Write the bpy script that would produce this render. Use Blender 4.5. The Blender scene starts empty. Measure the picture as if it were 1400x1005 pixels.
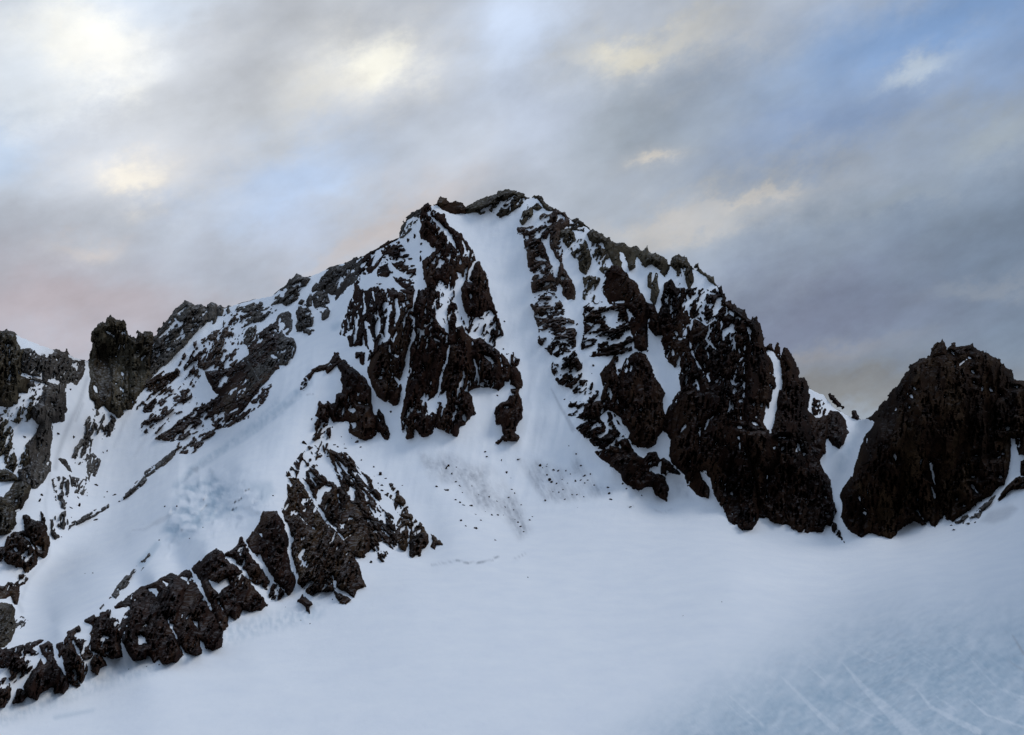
import bpy, math, random
import numpy as np
random.seed(5)
scene = bpy.context.scene
COL = scene.collection
SC = 200/1005.0

# ------------------------------------------------------------------ camera
F = 1345.0; CX = 700.0; CY = 502.5; HOR = 620.0
PITCH = math.atan((HOR-CY)/F)
cam = bpy.data.cameras.new('camera'); camo = bpy.data.objects.new('camera', cam); COL.objects.link(camo)
cam.sensor_fit = 'HORIZONTAL'; cam.sensor_width = 36.0; cam.lens = 36.0*F/1400.0
cam.clip_start = 1.0; cam.clip_end = 60000.0
camo.rotation_euler = (math.pi/2+PITCH, 0, 0)
scene.camera = camo
CP, SP = math.cos(PITCH), math.sin(PITCH)
def direction(u, v):
    x = (u-CX)/F; yu = -(v-CY)/F
    return x, CP*1.0-SP*yu, SP*1.0+CP*yu          # world x, y, z for unit depth
def world(u, v, d):
    x, y, z = direction(u, v)
    return np.stack([x*d, y*d, z*d], -1)

# ------------------------------------------------------------------ noise
def _hash(ix, iy, seed):
    h = (ix*374761393 + iy*668265263 + seed*1442695041) & 0xffffffff
    h = ((h ^ (h >> 13))*1274126177) & 0xffffffff
    h = ((h ^ (h >> 16))*2246822519) & 0xffffffff
    return (h ^ (h >> 15))
def gnoise(x, y, seed=0):
    ix = np.floor(x).astype(np.int64); iy = np.floor(y).astype(np.int64)
    fx = x-ix; fy = y-iy
    sx = fx*fx*fx*(fx*(fx*6-15)+10); sy = fy*fy*fy*(fy*(fy*6-15)+10)
    def g(dx, dy):
        a = _hash(ix+dx, iy+dy, seed)*(2*math.pi/4294967296.0)
        return np.cos(a)*(fx-dx)+np.sin(a)*(fy-dy)
    n0 = g(0, 0)*(1-sx)+g(1, 0)*sx; n1 = g(0, 1)*(1-sx)+g(1, 1)*sx
    return (n0*(1-sy)+n1*sy)*1.5
def fbm(x, y, octaves=4, seed=0, gain=0.5):
    o = np.zeros_like(x, dtype=float); a = 1.0; t = 0.0
    for k in range(octaves):
        o += a*gnoise(x*2**k+17.3*k, y*2**k-9.1*k, seed+k*7); t += a; a *= gain
    return o/t
def ridged(x, y, octaves=3, seed=0):
    o = np.zeros_like(x, dtype=float); a = 1.0; t = 0
    for k in range(octaves):
        o += a*(1-2*np.abs(gnoise(x*2**k, y*2**k, seed+k*5))); t += a; a *= .5
    return o/t
def cells(x, y, seed=0, jit=.85):
    """jittered cells: a random level, two random tilts and the offset from the cell's centre"""
    ix = np.floor(x).astype(np.int64); iy = np.floor(y).astype(np.int64)
    best = np.full(x.shape, 1e9); bx = np.zeros_like(x); by = np.zeros_like(x); bi = np.zeros(x.shape, np.int64)
    for dx in (-1, 0, 1):
        for dy in (-1, 0, 1):
            h = _hash(ix+dx, iy+dy, seed)
            px = ix+dx+.5+jit*((h & 1023)/1023.0-.5); py = iy+dy+.5+jit*(((h >> 10) & 1023)/1023.0-.5)
            d = (x-px)**2+(y-py)**2; m = d < best
            best = np.where(m, d, best); bx = np.where(m, x-px, bx); by = np.where(m, y-py, by); bi = np.where(m, h, bi)
    h2 = _hash(bi & 0xffff, bi >> 16, seed+91)
    lev = (h2 & 1023)/511.5-1; t1 = ((h2 >> 10) & 1023)/511.5-1; t2 = ((h2 >> 20) & 1023)/511.5-1
    return lev, t1, t2, bx, by
def smooth(a, b, x):
    t = np.clip((x-a)/(b-a), 0, 1); return t*t*(3-2*t)

# ------------------------------------------------------------------ tracing helpers
CROPS = {'A': (0, 440), 'B': (0, 620), 'C': (0, 760), 'D': (120, 400), 'E': (180, 420), 'F': (340, 330), 'G': (450, 260),
         'H': (450, 420), 'K': (560, 255), 'J': (560, 420), 'M': (690, 260), 'N': (690, 440), 'O': (830, 320), 'X': (800, 500),
         'Q': (940, 360), 'V': (960, 540), 'Y': (1040, 460), 'P': (1130, 560), 'R': (380, 480), 'S': (430, 640), 'T': (240, 660),
         'U': (100, 740), 'W': (560, 600), 'XX': (720, 580), 'CC': (0, 800), 'QQ': (1200, 450), 'RR': (1200, 640)}
SPEC = {'Z': (1240, 560, 160/1005.0), 'I': (180, 560, 300/1005.0), 'L': (1000, 780, 400/1400.0), 'SRC': (0, 0, 1.0)}
def pts(s, edge=True):
    out = []; ox = oy = 0; k = 1.0
    for tok in s.split():
        if tok.endswith(':'):
            n = tok[:-1]
            if n in SPEC: ox, oy, k = SPEC[n]
            else: ox, oy = CROPS[n]; k = SC
            continue
        a, b = tok.split(',')
        x = ox+float(a)*k; y = oy+float(b)*k
        if edge and x <= 0.6: x = -80.0
        if edge and x >= 1399.0: x = 1480.0
        out.append((x, y))
    return np.array(out)
def sd_poly(P, U, V):
    """signed distance in picture units, positive inside"""
    d = np.full(U.shape, 1e9); ins = np.zeros(U.shape, bool)
    n = len(P)
    for i in range(n):
        ax, ay = P[i]; bx, by = P[(i+1) % n]
        ex, ey = bx-ax, by-ay; L = ex*ex+ey*ey+1e-9
        t = np.clip(((U-ax)*ex+(V-ay)*ey)/L, 0, 1)
        d = np.minimum(d, (U-ax-t*ex)**2+(V-ay-t*ey)**2)
        if ay != by:
            c = ((ay > V) != (by > V)) & (U < (bx-ax)*(V-ay)/(by-ay)+ax)
            ins ^= c
    d = np.sqrt(d)
    return np.where(ins, d, -d)
def sd_line(P, w0, w1, U, V, taper=False):
    best = np.full(U.shape, -1e9); n = len(P)
    for i in range(n-1):
        ax, ay = P[i]; bx, by = P[i+1]
        ex, ey = bx-ax, by-ay; L = ex*ex+ey*ey+1e-9
        t = np.clip(((U-ax)*ex+(V-ay)*ey)/L, 0, 1)
        d = np.sqrt((U-ax-t*ex)**2+(V-ay-t*ey)**2)
        q = (i+t)/(n-1); w = (w0+(w1-w0)*q)*(.4+.6*np.clip(np.minimum(q, 1-q)*4, 0, 1) if taper else 1)
        best = np.maximum(best, w*.5-d)
    return best

# ------------------------------------------------------------------ depth of the landscape (inverse depth thin plate)
CTRL = '''
-250,1005,390 0,1005,400 350,1005,420 700,1005,420 1050,1005,400 1400,1005,362 1650,1005,325
350,900,532 700,900,532 1050,900,515 1400,900,450 1650,900,400 200,930,485
560,800,705 700,800,717 1000,800,690 1250,800,640 1400,800,585 1650,800,500
-250,1200,270 350,1200,300 700,1200,301 1050,1200,290 1400,1200,265 1650,1200,240
0,1500,200 700,1500,205 1400,1500,190 1700,850,395 1720,700,440 1700,500,520 1690,380,590 2000,1000,290 2000,800,335 2000,600,390 2000,400,450 2000,250,520 2380,900,290 2380,600,340 2380,250,430 2380,1500,180
620,740,870 700,700,1030 800,690,1030 900,690,1060 1020,725,960 1140,740,925 1230,737,905 1310,712,900 1400,690,830 1480,670,790 1560,640,740 1650,640,560
1290,470,1080 1220,520,1060 1200,590,1010 1170,680,960 1380,510,1060 1300,600,985 1390,620,960 1480,560,980 1560,540,900
1150,600,1120 1140,660,1040 1175,574,1240 1100,530,1230
1040,440,1260 1040,600,1080 960,620,1090 920,360,1420 900,540,1210 800,305,1510 800,480,1290 780,590,1160 860,660,1080 985,400,1340
670,300,1540 700,450,1350 735,560,1215 760,620,1145 700,620,1140
700,264,1580 620,285,1560
590,285,1500 550,420,1330 600,580,1170 640,460,1320 680,580,1190 490,450,1420 550,590,1170
500,590,1200 470,500,1320
440,560,1235 480,640,1090 540,700,985 580,745,895 600,680,1010 480,812,692 400,810,715
425,640,1100 400,700,935 430,760,800
380,705,860 340,740,820 280,757,770 210,795,710 160,828,655 80,860,590 0,890,540 -100,920,500
370,800,735 300,880,572 180,900,535 130,925,505 20,960,455
300,700,990 250,770,855 200,800,800 330,640,1070 420,530,1270 390,600,1140 240,690,1060 360,660,1005
100,800,880 70,850,720 100,700,1120 150,750,1010 200,660,1240 300,590,1420 420,470,1440 460,410,1580
30,760,960 30,850,740 0,560,1240 0,650,1140 0,460,1330 60,480,1350 90,560,1320 50,640,1200 60,700,1080 -200,500,1300 -200,800,960
150,440,1640 150,540,1520 250,420,1740 200,540,1560 300,500,1580 300,430,1740 400,380,1720 490,356,1650 120,495,1640 115,600,1400
380,440,1620 260,560,1500 540,330,1560
'''
C = np.array([[float(q) for q in t.split(',')] for t in CTRL.split()])  # points far right of the frame add an unseen ridge that shades the glacier
cu, cv = (C[:, 0]-700)/700, (C[:, 1]-600)/700; ci = 1000.0/C[:, 2]
def tps(r2): return 0.5*r2*np.log(r2+1e-12)
n = len(C); A = np.zeros((n+3, n+3))
A[:n, :n] = tps((cu[:, None]-cu)**2+(cv[:, None]-cv)**2)+np.eye(n)*6e-4
A[:n, n] = 1; A[:n, n+1] = cu; A[:n, n+2] = cv; A[n:, :n] = A[:n, n:].T
W = np.linalg.solve(A, np.concatenate([ci, np.zeros(3)]))
GU = np.arange(-262, 2404, 2.0); GV = np.arange(20, 1504, 2.0)
gu, gv = np.meshgrid(GU, GV)
fu = ((gu-700)/700).ravel(); fv = ((gv-600)/700).ravel(); inv = np.zeros(len(fu))
for a in range(0, len(fu), 40000):
    s = slice(a, a+40000)
    inv[s] = tps((fu[s, None]-cu)**2+(fv[s, None]-cv)**2) @ W[:n]+W[n]+W[n+1]*fu[s]+W[n+2]*fv[s]
DG = (1000.0/np.clip(inv, 0.45, 8)).reshape(gu.shape)

# ------------------------------------------------------------------ snow skyline
SKY = pts('''SRC: -260,440 -100,446 -20,452 18,456 24,459 40,466 76,480 92,484 113,494 124,494 128,474 131,456 141,449 150,439 166,444 174,456 180,470 196,462 206,466 212,462 222,452 236,432 254,420 264,421 284,424 300,423 312,420 342,411
 372,405 382,398 402,388 420,380 450,367 480,358 497,352 520,340 545,327 550,318 556,303 572,290 585,283 596,281 606,287 620,291 640,292 662,284 688,268 705,266 722,272
 730,270 738,273 756,287 772,297 780,301 803,312 812,321 835,333 850,341 880,350 912,366 922,362 945,368 952,370 970,382 980,391 992,418 1020,441
 1038,458 1046,480 1052,478 1066,486 1090,517 1107,533 1126,540 1140,557 1158,568 1172,574 1198,571 1206,563 1215,553 1227,532 1240,515 1254,503 1270,495 1280,486 1300,479 1330,478 1346,485 1362,495 1376,508 1386,522 1402,523 1450,522 1520,505 1560,440 1610,330 1660,250 1700,200 1800,120 2000,60 2400,40''', False)  # past the right frame edge: skyline of the added ridge that blocks light
def sky(u):
    return np.interp(u, SKY[:, 0], SKY[:, 1])

# ------------------------------------------------------------------ snow lying over rock: polygons and strokes cut out of the rock
CUTS = []
def cutp(s): P = pts(s); CUTS.append(('p', P, 0, 0))
def cuts(w0, w1, s): P = pts(s, False); CUTS.append(('s', P, w0*SC, w1*SC))
# west summit buttress
cutp('G: 310,610 340,585 400,600 420,580 470,640 520,680 480,690 400,660 330,640 300,680')
cuts(40, 30, 'G: 400,450 430,540 520,590 565,610'); cuts(30, 40, 'G: 460,740 475,850 450,930')
cutp('G: 390,790 430,785 440,830 410,850'); cuts(22, 14, 'G: 235,700 245,860'); cuts(16, 10, 'G: 300,700 315,780')
cuts(34, 60, 'H: 250,100 285,220 295,300'); cuts(50, 30, 'H: 345,80 325,210'); cuts(40, 22, 'H: 405,50 390,210'); cuts(36, 20, 'H: 475,0 455,110')
cuts(34, 26, 'H: 200,275 265,300 250,400'); cuts(16, 12, 'H: 410,250 425,400'); cutp('H: 335,480 360,465 378,490 350,503')
cuts(20, 30, 'H: 445,475 485,525 515,485'); cuts(18, 12, 'H: 425,320 475,345'); cuts(22, 10, 'H: 465,170 440,240')
cuts(26, 40, 'G: 655,140 720,200 800,280 850,360 870,400'); cuts(18, 12, 'G: 730,290 745,340'); cutp('G: 915,350 935,390 965,440 960,465 935,420')
cuts(40, 18, 'G: 590,620 600,700 580,800'); cuts(16, 26, 'H: 590,20 580,150 560,260'); cuts(40, 44, 'H: 555,270 535,400 515,520 500,640')
cuts(46, 50, 'K: 270,680 260,800 200,890 255,990'); cuts(24, 60, 'K: 345,700 335,760 370,880 400,960'); cuts(24, 16, 'K: 180,780 150,860'); cuts(22, 20, 'K: 220,690 215,800')
cuts(30, 16, 'J: 245,0 250,90 265,180'); cuts(14, 10, 'J: 105,135 140,110'); cuts(14, 10, 'J: 165,215 205,235')
cuts(20, 26, 'J: 245,270 265,310 250,390 215,480 200,590 165,640 150,740'); cutp('J: 212,600 260,560 252,690 222,700')
cutp('J: 510,330 560,340 595,395 560,385 520,350'); cuts(18, 14, 'J: 630,370 640,450'); cuts(14, 10, 'J: 440,350 460,420'); cuts(14, 10, 'J: 430,230 440,290')
cuts(22, 22, 'J: 690,500 680,560 640,640'); cutp('J: 120,660 150,650 160,720 130,750 115,700'); cuts(12, 10, 'J: 700,690 650,690')
cuts(40, 26, 'K: 450,520 420,580 400,640 430,660'); cutp('K: 325,590 350,600 360,635 340,650'); cuts(16, 10, 'K: 420,740 425,790'); cuts(18, 12, 'K: 355,730 340,800 350,850')
cutp('H: 130,700 160,690 190,710 160,730'); cutp('H: 150,800 185,795 190,815 155,835'); cuts(12, 10, 'H: 200,655 280,670'); cuts(14, 14, 'H: 320,720 345,780')
# spur
cuts(34, 26, 'S: -110,20 -90,80 -40,150 0,230 70,350 140,420 205,495'); cutp('S: 10,240 20,150 80,112 120,130 110,160 70,170 40,250')
cuts(50, 40, 'S: 50,-10 110,75 180,105'); cutp('S: 240,120 280,150 280,225 250,230 232,180'); cuts(22, 20, 'S: 290,0 380,115'); cuts(24, 34, 'S: 360,150 440,240 500,290')
cuts(20, 10, 'S: 480,300 480,375'); cuts(24, 18, 'S: 640,400 652,430 640,560'); cuts(22, 26, 'S: 122,735 150,830 265,895'); cuts(10, 6, 'S: 210,490 255,455')
cuts(18, 14, 'S: 165,535 128,590'); cutp('S: 170,380 205,380 200,410 175,405'); cuts(10, 6, 'S: 160,160 175,280'); cuts(16, 10, 'S: 600,340 660,360')
cuts(34, 34, 'T: 715,210 760,290 790,400 780,480 800,560 830,640 830,690'); cuts(12, 8, 'T: 840,220 900,280 960,320'); cuts(20, 14, 'T: 855,110 890,170'); cuts(26, 14, 'T: 890,440 850,510 900,580')
cutp('R: 290,740 335,700 380,780 420,900 440,920 410,940 350,870 312,830 285,780'); cutp('R: 130,870 190,880 200,800 170,750 150,800')
cuts(36, 30, 'R: 190,700 250,670 240,760 195,820'); cuts(20, 20, 'R: 390,720 470,830 540,900'); cutp('R: 395,760 440,810 445,840 405,825'); cuts(18, 16, 'R: 540,830 640,940')
cutp('T: 230,670 290,690 360,650 372,700 310,730 300,770 250,720'); cuts(10, 8, 'T: 290,810 340,900'); cuts(12, 12, 'T: 300,580 335,570'); cutp('T: 565,330 590,350 610,390 575,365')
cuts(20, 16, 'T: 490,440 560,540 640,640 690,700'); cuts(26, 14, 'T: 575,500 620,590 680,670'); cuts(40, 16, 'T: 340,510 430,570 520,660'); cuts(10, 8, 'T: 440,610 500,660')
cuts(16, 16, 'U: 635,510 680,600 725,695'); cutp('U: 440,650 470,630 515,705 450,712'); cutp('U: 820,540 858,555 858,612'); cutp('U: 515,330 560,315 590,350 575,390 605,435 560,375')
cutp('U: 610,270 655,290 640,312'); cutp('U: 740,250 788,245 795,297 770,270'); cuts(34, 20, 'U: 810,195 880,330 960,490'); cuts(10, 8, 'U: 660,560 720,600'); cuts(18, 18, 'U: 470,600 500,570')
cuts(24, 12, 'CC: 500,380 545,470 565,515'); cuts(40, 34, 'CC: 370,410 390,500 430,590'); cutp('CC: 490,580 515,580 530,630 515,620'); cutp('CC: 170,490 270,480 260,530 220,540'); cutp('CC: 270,480 300,480 320,520 300,540')
cuts(14, 10, 'U: 200,640 260,670'); cuts(12, 8, 'U: 190,700 250,705')
# summit rocks
cuts(26, 20, 'K: 640,85 600,190'); cuts(22, 18, 'K: 720,60 685,110 690,160'); cutp('K: 430,130 450,130 468,165 440,158'); cuts(16, 12, 'K: 300,150 350,165'); cuts(14, 12, 'K: 770,80 740,120')
# right face
cuts(40, 56, 'M: 255,330 290,390 310,450 350,520 350,590'); cuts(30, 22, 'M: 375,650 385,720 450,770'); cuts(22, 14, 'M: 210,720 300,695 350,700'); cuts(30, 14, 'M: 215,470 290,480')
cutp('N: 650,-60 720,-85 790,-70 770,20 740,55 705,20 690,-30'); cuts(26, 14, 'N: 560,10 640,20'); cuts(18, 14, 'M: 740,770 830,770'); cuts(30, 20, 'M: 850,830 890,880'); cuts(26, 20, 'M: 690,600 650,680')
cutp('X: 90,350 155,298 160,460 130,480 145,425'); cuts(30, 46, 'X: 185,320 210,400 285,495'); cuts(20, 14, 'X: 165,540 225,560'); cuts(14, 10, 'X: 225,240 250,330'); cutp('X: 275,575 305,575 290,600')
cutp('X: 325,535 350,570 430,580 400,635 360,610'); cuts(14, 10, 'X: 235,540 240,600'); cuts(12, 8, 'X: 250,390 310,470'); cuts(12, 10, 'X: 290,20 265,90'); cuts(26, 14, 'X: 320,0 295,60'); cuts(30, 16, 'X: 215,10 225,60')
cuts(24, 14, 'N: 770,290 780,350'); cuts(14, 10, 'N: 850,240 820,390'); cuts(30, 12, 'O: 90,130 150,250 215,340'); cuts(14, 10, 'O: 110,120 130,170')
cuts(26, 22, 'O: 545,470 570,580'); cuts(26, 18, 'O: 640,540 670,620'); cuts(24, 26, 'O: 720,640 680,720 740,785'); cuts(20, 14, 'O: 560,700 580,800 620,890 700,1000'); cuts(20, 14, 'O: 490,720 545,710')
cuts(14, 10, 'O: 780,590 785,640'); cuts(30, 16, 'O: 965,640 990,720'); cutp('O: 720,510 780,450 790,500 740,560'); cutp('O: 838,530 880,535 870,570 850,560'); cuts(16, 10, 'O: 895,890 950,830'); cuts(20, 14, 'O: 700,410 760,410')
cuts(12, 8, 'O: 910,680 945,690'); cuts(12, 8, 'O: 850,650 860,620'); cutp('O: 885,505 925,515 945,555 915,545'); cuts(20, 14, 'O: 660,375 690,400'); cuts(16, 12, 'O: 545,410 560,450')
cuts(26, 20, 'Q: 295,800 330,835 380,800'); cuts(20, 14, 'Q: 350,860 390,835'); cuts(18, 10, 'Q: 125,740 160,830'); cuts(20, 36, 'Q: 65,800 80,875'); cuts(14, 10, 'Q: 405,630 380,700'); cuts(30, 24, 'Q: 420,440 432,535')
cuts(14, 8, 'Q: 350,590 360,620'); cuts(14, 10, 'Q: 330,690 360,680')
cuts(14, 10, 'X: 820,40 868,125'); cuts(16, 26, 'X: 765,100 782,170'); cuts(20, 14, 'X: 690,405 650,470'); cuts(24, 14, 'X: 790,430 785,550'); cuts(10, 12, 'X: 915,325 845,380 820,440')
cuts(20, 20, 'V: 350,190 388,210'); cuts(14, 14, 'V: 220,215 300,230'); cuts(8, 8, 'V: 250,290 262,372'); cuts(10, 10, 'V: 160,610 160,665'); cuts(16, 18, 'V: 195,662 215,690'); cuts(12, 12, 'V: 445,540 452,605')
cuts(34, 50, 'V: 505,0 470,100 440,180 470,255'); cuts(46, 60, 'Q: 560,595 610,680 630,800 640,860'); cuts(22, 30, 'Q: 590,870 600,920 560,1000'); cutp('V: 690,398 712,405 700,422')
cuts(12, 8, 'V: 655,330 672,385'); cuts(18, 14, 'V: 840,690 860,715'); cuts(10, 10, 'V: 510,292 590,292'); cuts(30, 14, 'Q: 880,880 960,930 880,930')
cuts(12, 10, 'X: 470,60 460,20')
# east dome
cuts(14, 16, 'P: 465,300 485,355'); cuts(10, 16, 'P: 710,340 742,510'); cuts(12, 18, 'P: 722,530 745,605'); cuts(10, 14, 'P: 620,690 690,785'); cuts(14, 14, 'P: 225,600 230,625'); cuts(12, 10, 'P: 255,708 275,715')
cuts(20, 14, 'QQ: 500,140 530,180'); cuts(18, 12, 'QQ: 620,190 645,205'); cuts(20, 16, 'QQ: 645,285 665,305'); cuts(20, 14, 'QQ: 245,400 265,420'); cuts(22, 16, 'QQ: 230,455 240,475'); cuts(18, 12, 'QQ: 770,410 790,430')
cuts(14, 12, 'QQ: 560,250 610,210'); cuts(12, 12, 'QQ: 660,355 665,370'); cuts(10, 10, 'QQ: 800,885 840,875'); cuts(10, 10, 'QQ: 660,870 680,865'); cuts(12, 10, 'QQ: 845,435 850,460'); cuts(20, 10, 'QQ: 930,400 965,395')
cuts(12, 30, 'Z: 545,640 610,715'); cuts(10, 10, 'Z: 545,580 585,578'); cuts(10, 10, 'Z: 460,825 495,825'); cuts(14, 10, 'Z: 795,580 820,585'); cuts(14, 8, 'Z: 430,750 425,785')
# far west
cuts(30, 18, 'A: 150,365 220,375 280,385'); cuts(20, 14, 'A: 285,350 285,400'); cuts(24, 16, 'A: 60,160 75,160'); cutp('A: 335,400 375,385 410,415 395,430 340,420'); cutp('A: 350,555 372,560 370,580 352,575'); cuts(26, 20, 'A: 385,255 395,270')
cuts(20, 10, 'A: 515,300 530,340'); cuts(10, 8, 'A: 575,275 560,330'); cuts(30, 16, 'B: 100,130 125,110'); cutp('B: 255,635 285,635 285,660 255,665'); cuts(22, 14, 'B: 150,560 195,590 240,660'); cutp('B: 90,650 110,640 115,670 95,670')
cuts(24, 18, 'B: 145,375 100,400'); cuts(14, 10, 'B: 165,110 185,130'); cuts(14, 10, 'B: 215,440 310,465')
cuts(18, 14, 'D: 480,320 540,270 620,190'); cuts(22, 14, 'D: 530,330 560,310'); cuts(20, 10, 'D: 640,220 660,300'); cuts(14, 8, 'D: 600,330 660,285'); cuts(18, 10, 'D: 440,380 470,330'); cuts(16, 8, 'D: 130,270 180,300')
cuts(12, 8, 'D: 335,415 350,395'); cuts(16, 8, 'D: 370,460 400,430'); cuts(26, 18, 'D: 225,655 250,690'); cuts(16, 10, 'D: 235,550 245,570'); cuts(34, 20, 'D: 45,645 65,690'); cuts(12, 10, 'D: 560,230 590,240'); cuts(14, 8, 'D: 600,180 640,230')
cuts(18, 16, 'F: 225,590 255,650 300,655'); cuts(12, 8, 'F: 70,620 60,700'); cuts(16, 16, 'F: 360,450 400,450'); cuts(14, 8, 'F: 440,590 370,600'); cuts(12, 8, 'F: 480,480 540,460')
cutp('E: 750,270 790,250 810,310 790,350 740,360 700,340 740,310'); cuts(26, 18, 'E: 690,570 680,600'); cuts(20, 12, 'E: 960,330 1000,350'); cuts(24, 20, 'E: 300,730 350,680 400,720'); cuts(28, 24, 'E: 480,770 560,830 430,880'); cuts(24, 14, 'E: 670,730 740,690'); cuts(26, 14, 'E: 830,640 900,570'); cuts(14, 14, 'E: 565,750 585,740')
for k, c in enumerate(CUTS):
    m = 8+max(c[2], c[3])
    CUTS[k] = c+((c[1][:, 0].min()-m, c[1][:, 1].min()-m, c[1][:, 0].max()+m, c[1][:, 1].max()+m),)

# ------------------------------------------------------------------ the rock things: (name, label, group, material, [(part, outline, snow share, streak angle)])
G1 = 'rock buttresses of the main face'; G2 = 'rock outcrops on the snow face'; G3 = 'crags along the skyline ridge'; G4 = 'rock blocks of the lower spur'
ROCKS = []
def rock(name, label, group, mat, *parts): ROCKS.append((name, label, group, mat, parts))

rock('rock_cliff', 'dark brown cliff at the left frame edge, below the leftmost knob on the skyline', 'cliffs of the far left wall', 'olive',
     ('cliff', 'A: 0,88 20,75 50,58 85,75 105,95 115,140 135,170 165,200 150,260 140,330 150,370 195,400 205,440 190,490 130,485 120,560 60,580 0,600', .05, 80))
rock('rock_cliff', 'tall grey cliff column bordering the narrow gully left of the big rock tower', 'cliffs of the far left wall', 'grey',
     ('headwall', 'A: 150,200 185,185 225,190 265,232 290,225 360,225 385,190 440,212 455,193 462,235 500,260 545,275 575,270 580,300 570,360 525,430 480,410 450,420 445,470 440,500 330,510 345,470 330,430 280,410 240,400 170,370 145,330 140,250', .08, 70),
     ('pillar', 'A: 300,480 340,430 400,420 445,450 450,560 455,600 440,680 380,685 355,690 355,800 345,870 340,930 330,1005 B: 345,60 345,120 320,160 285,205 245,245 215,230 200,260 170,200 130,180 120,120 170,90 200,70 A: 205,980 190,900 180,850 250,770 260,730 270,700 250,680 220,660 215,625 235,580 270,555', .03, 80))
rock('rock_cliff', 'broad dark cliff on the left frame edge, just above the rounded brown knob', 'cliffs of the far left wall', 'olive',
     ('cliff', 'B: 0,310 30,305 60,260 100,200 125,190 150,150 215,230 190,300 160,360 110,400 100,440 110,480 70,540 30,560 0,590', .05, 60),
     ('slab', 'B: 0,130 50,115 100,150 125,185 60,190 0,185', .05, 20))
rock('rock_cliff', 'rounded brown rock knob where the left wall bulges into the snow basin', 'cliffs of the far left wall', 'brown',
     ('knob', 'B: 165,430 200,430 240,460 290,480 280,400 300,430 310,490 325,560 340,610 320,690 300,712 255,700 240,660 185,560 165,480', .03, 60),
     ('foot', 'B: 0,690 30,640 50,570 100,545 160,535 190,560 240,660 255,700 250,760 220,790 185,825 150,790 120,780 70,760 30,740 0,750', .08, 60))
rock('rock_cliff', 'broken brown rocks on the left frame edge under the snow ledge', 'cliffs of the far left wall', 'brown',
     ('cliff', 'C: 130,130 165,125 185,155 165,185 130,200 125,250 115,330 90,320 70,260 40,290 0,325 0,190 40,215 60,185 100,190 130,165', .08, 60))
rock('rock_cliff', 'lowest brown rock on the left frame edge, above the end of the spur', 'cliffs of the far left wall', 'olive',
     ('cliff', 'C: 0,345 40,325 80,335 100,380 95,430 110,480 100,530 70,580 30,620 0,650', .04, 50))
rock('rock_outcrop', 'scattered dark rocks on the snow ledge at the left frame edge', G2, 'olive',
     ('outcrop', 'A: 0,620 40,640 70,720 90,760 75,830 100,900 115,980 90,1030 40,1000 30,920 0,880', .42, 60))
rock('rock_outcrop', 'dark mottled rocks under the upper left cliff, above the snow ledge', G2, 'olive',
     ('outcrop', 'A: 20,600 90,565 130,520 190,505 250,540 240,600 215,660 170,700 110,690 60,660', .6, 70))
rock('rock_outcrop', 'stepped rocks on the snow beside the grey cliff column, level with its foot', G2, 'olive',
     ('outcrop', 'A: 120,900 180,860 205,900 215,960 200,1005 B: 215,60 170,95 120,110 90,60 A: 110,960', .45, 70))
rock('rock_outcrop', 'fine broken streaks of rock under the brown band right of the square tower', G2, 'mixed',
     ('outcrop', 'E: 60,640 130,600 210,600 250,560 330,500 380,560 300,590 230,610 180,660 140,710 90,720 40,700', .55, 45))
rock('rock_outcrop', 'short broken rock strip between the left cliff top and its grey column', G2, 'grey',
     ('outcrop', 'A: 185,420 240,410 320,440 330,490 260,530 200,520 210,470', .5, 60))
rock('rock_outcrop', 'grey boulder heap at the bottom of the left snow basin beside the lowest brown rock', G2, 'grey',
     ('outcrop', 'C: 100,450 150,418 185,435 165,480 130,500 105,485', .45, 40))
rock('rock_tower', 'blunt square olive rock tower standing alone on the left skyline', G3, 'olive',
     ('tower', 'D: 30,270 50,240 100,210 120,205 130,180 150,158 190,175 235,195 265,240 280,300 288,400 285,600 300,700 260,805 240,790 240,830 215,860 180,830 140,810 110,770 70,800 50,800 50,760 20,720 10,680 20,600 10,480 25,400', .02, 85))
rock('rock_ridge', 'notched low rock wall joining the square tower to the dark peaked block', G3, 'olive',
     ('ridge', 'D: 275,310 320,295 330,310 345,270 380,280 405,265 440,290 445,340 440,420 440,560 380,660 330,740 300,800 258,805 285,600 280,400', .03, 80))
rock('rock_crag', 'dark peaked block on the left skyline with a snow-flecked slab face', G3, 'grey',
     ('crag', 'D: 435,340 480,300 480,270 520,230 560,170 600,110 640,85 675,58 720,90 780,88 815,115 832,130 820,200 780,240 720,290 680,350 600,430 530,490 470,540 420,600 380,660 400,560 430,430', .1, 50),
     ('pinnacle', 'D: 825,90 850,72 875,85 890,130 885,180 860,215 868,182 828,195 818,150', .0, 85))
rock('rock', 'small knob of rock on the skyline right beside the dark peaked block', G3, 'grey', ('rock', 'D: 888,110 915,98 935,120 920,155 895,150', 0, 80))
rock('rock', 'smallest dark stone on the snowy skyline beyond the knob', G3, 'grey', ('rock', 'D: 950,120 968,104 982,130 962,148', 0, 80))
rock('rock_outcrop', 'brown rock band on the snow right under the dark peaked block', G2, 'brown',
     ('outcrop', 'E: 85,560 90,530 150,490 220,440 240,460 310,430 330,450 290,490 260,540 200,590 150,620 130,580', .18, 35))
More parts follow.
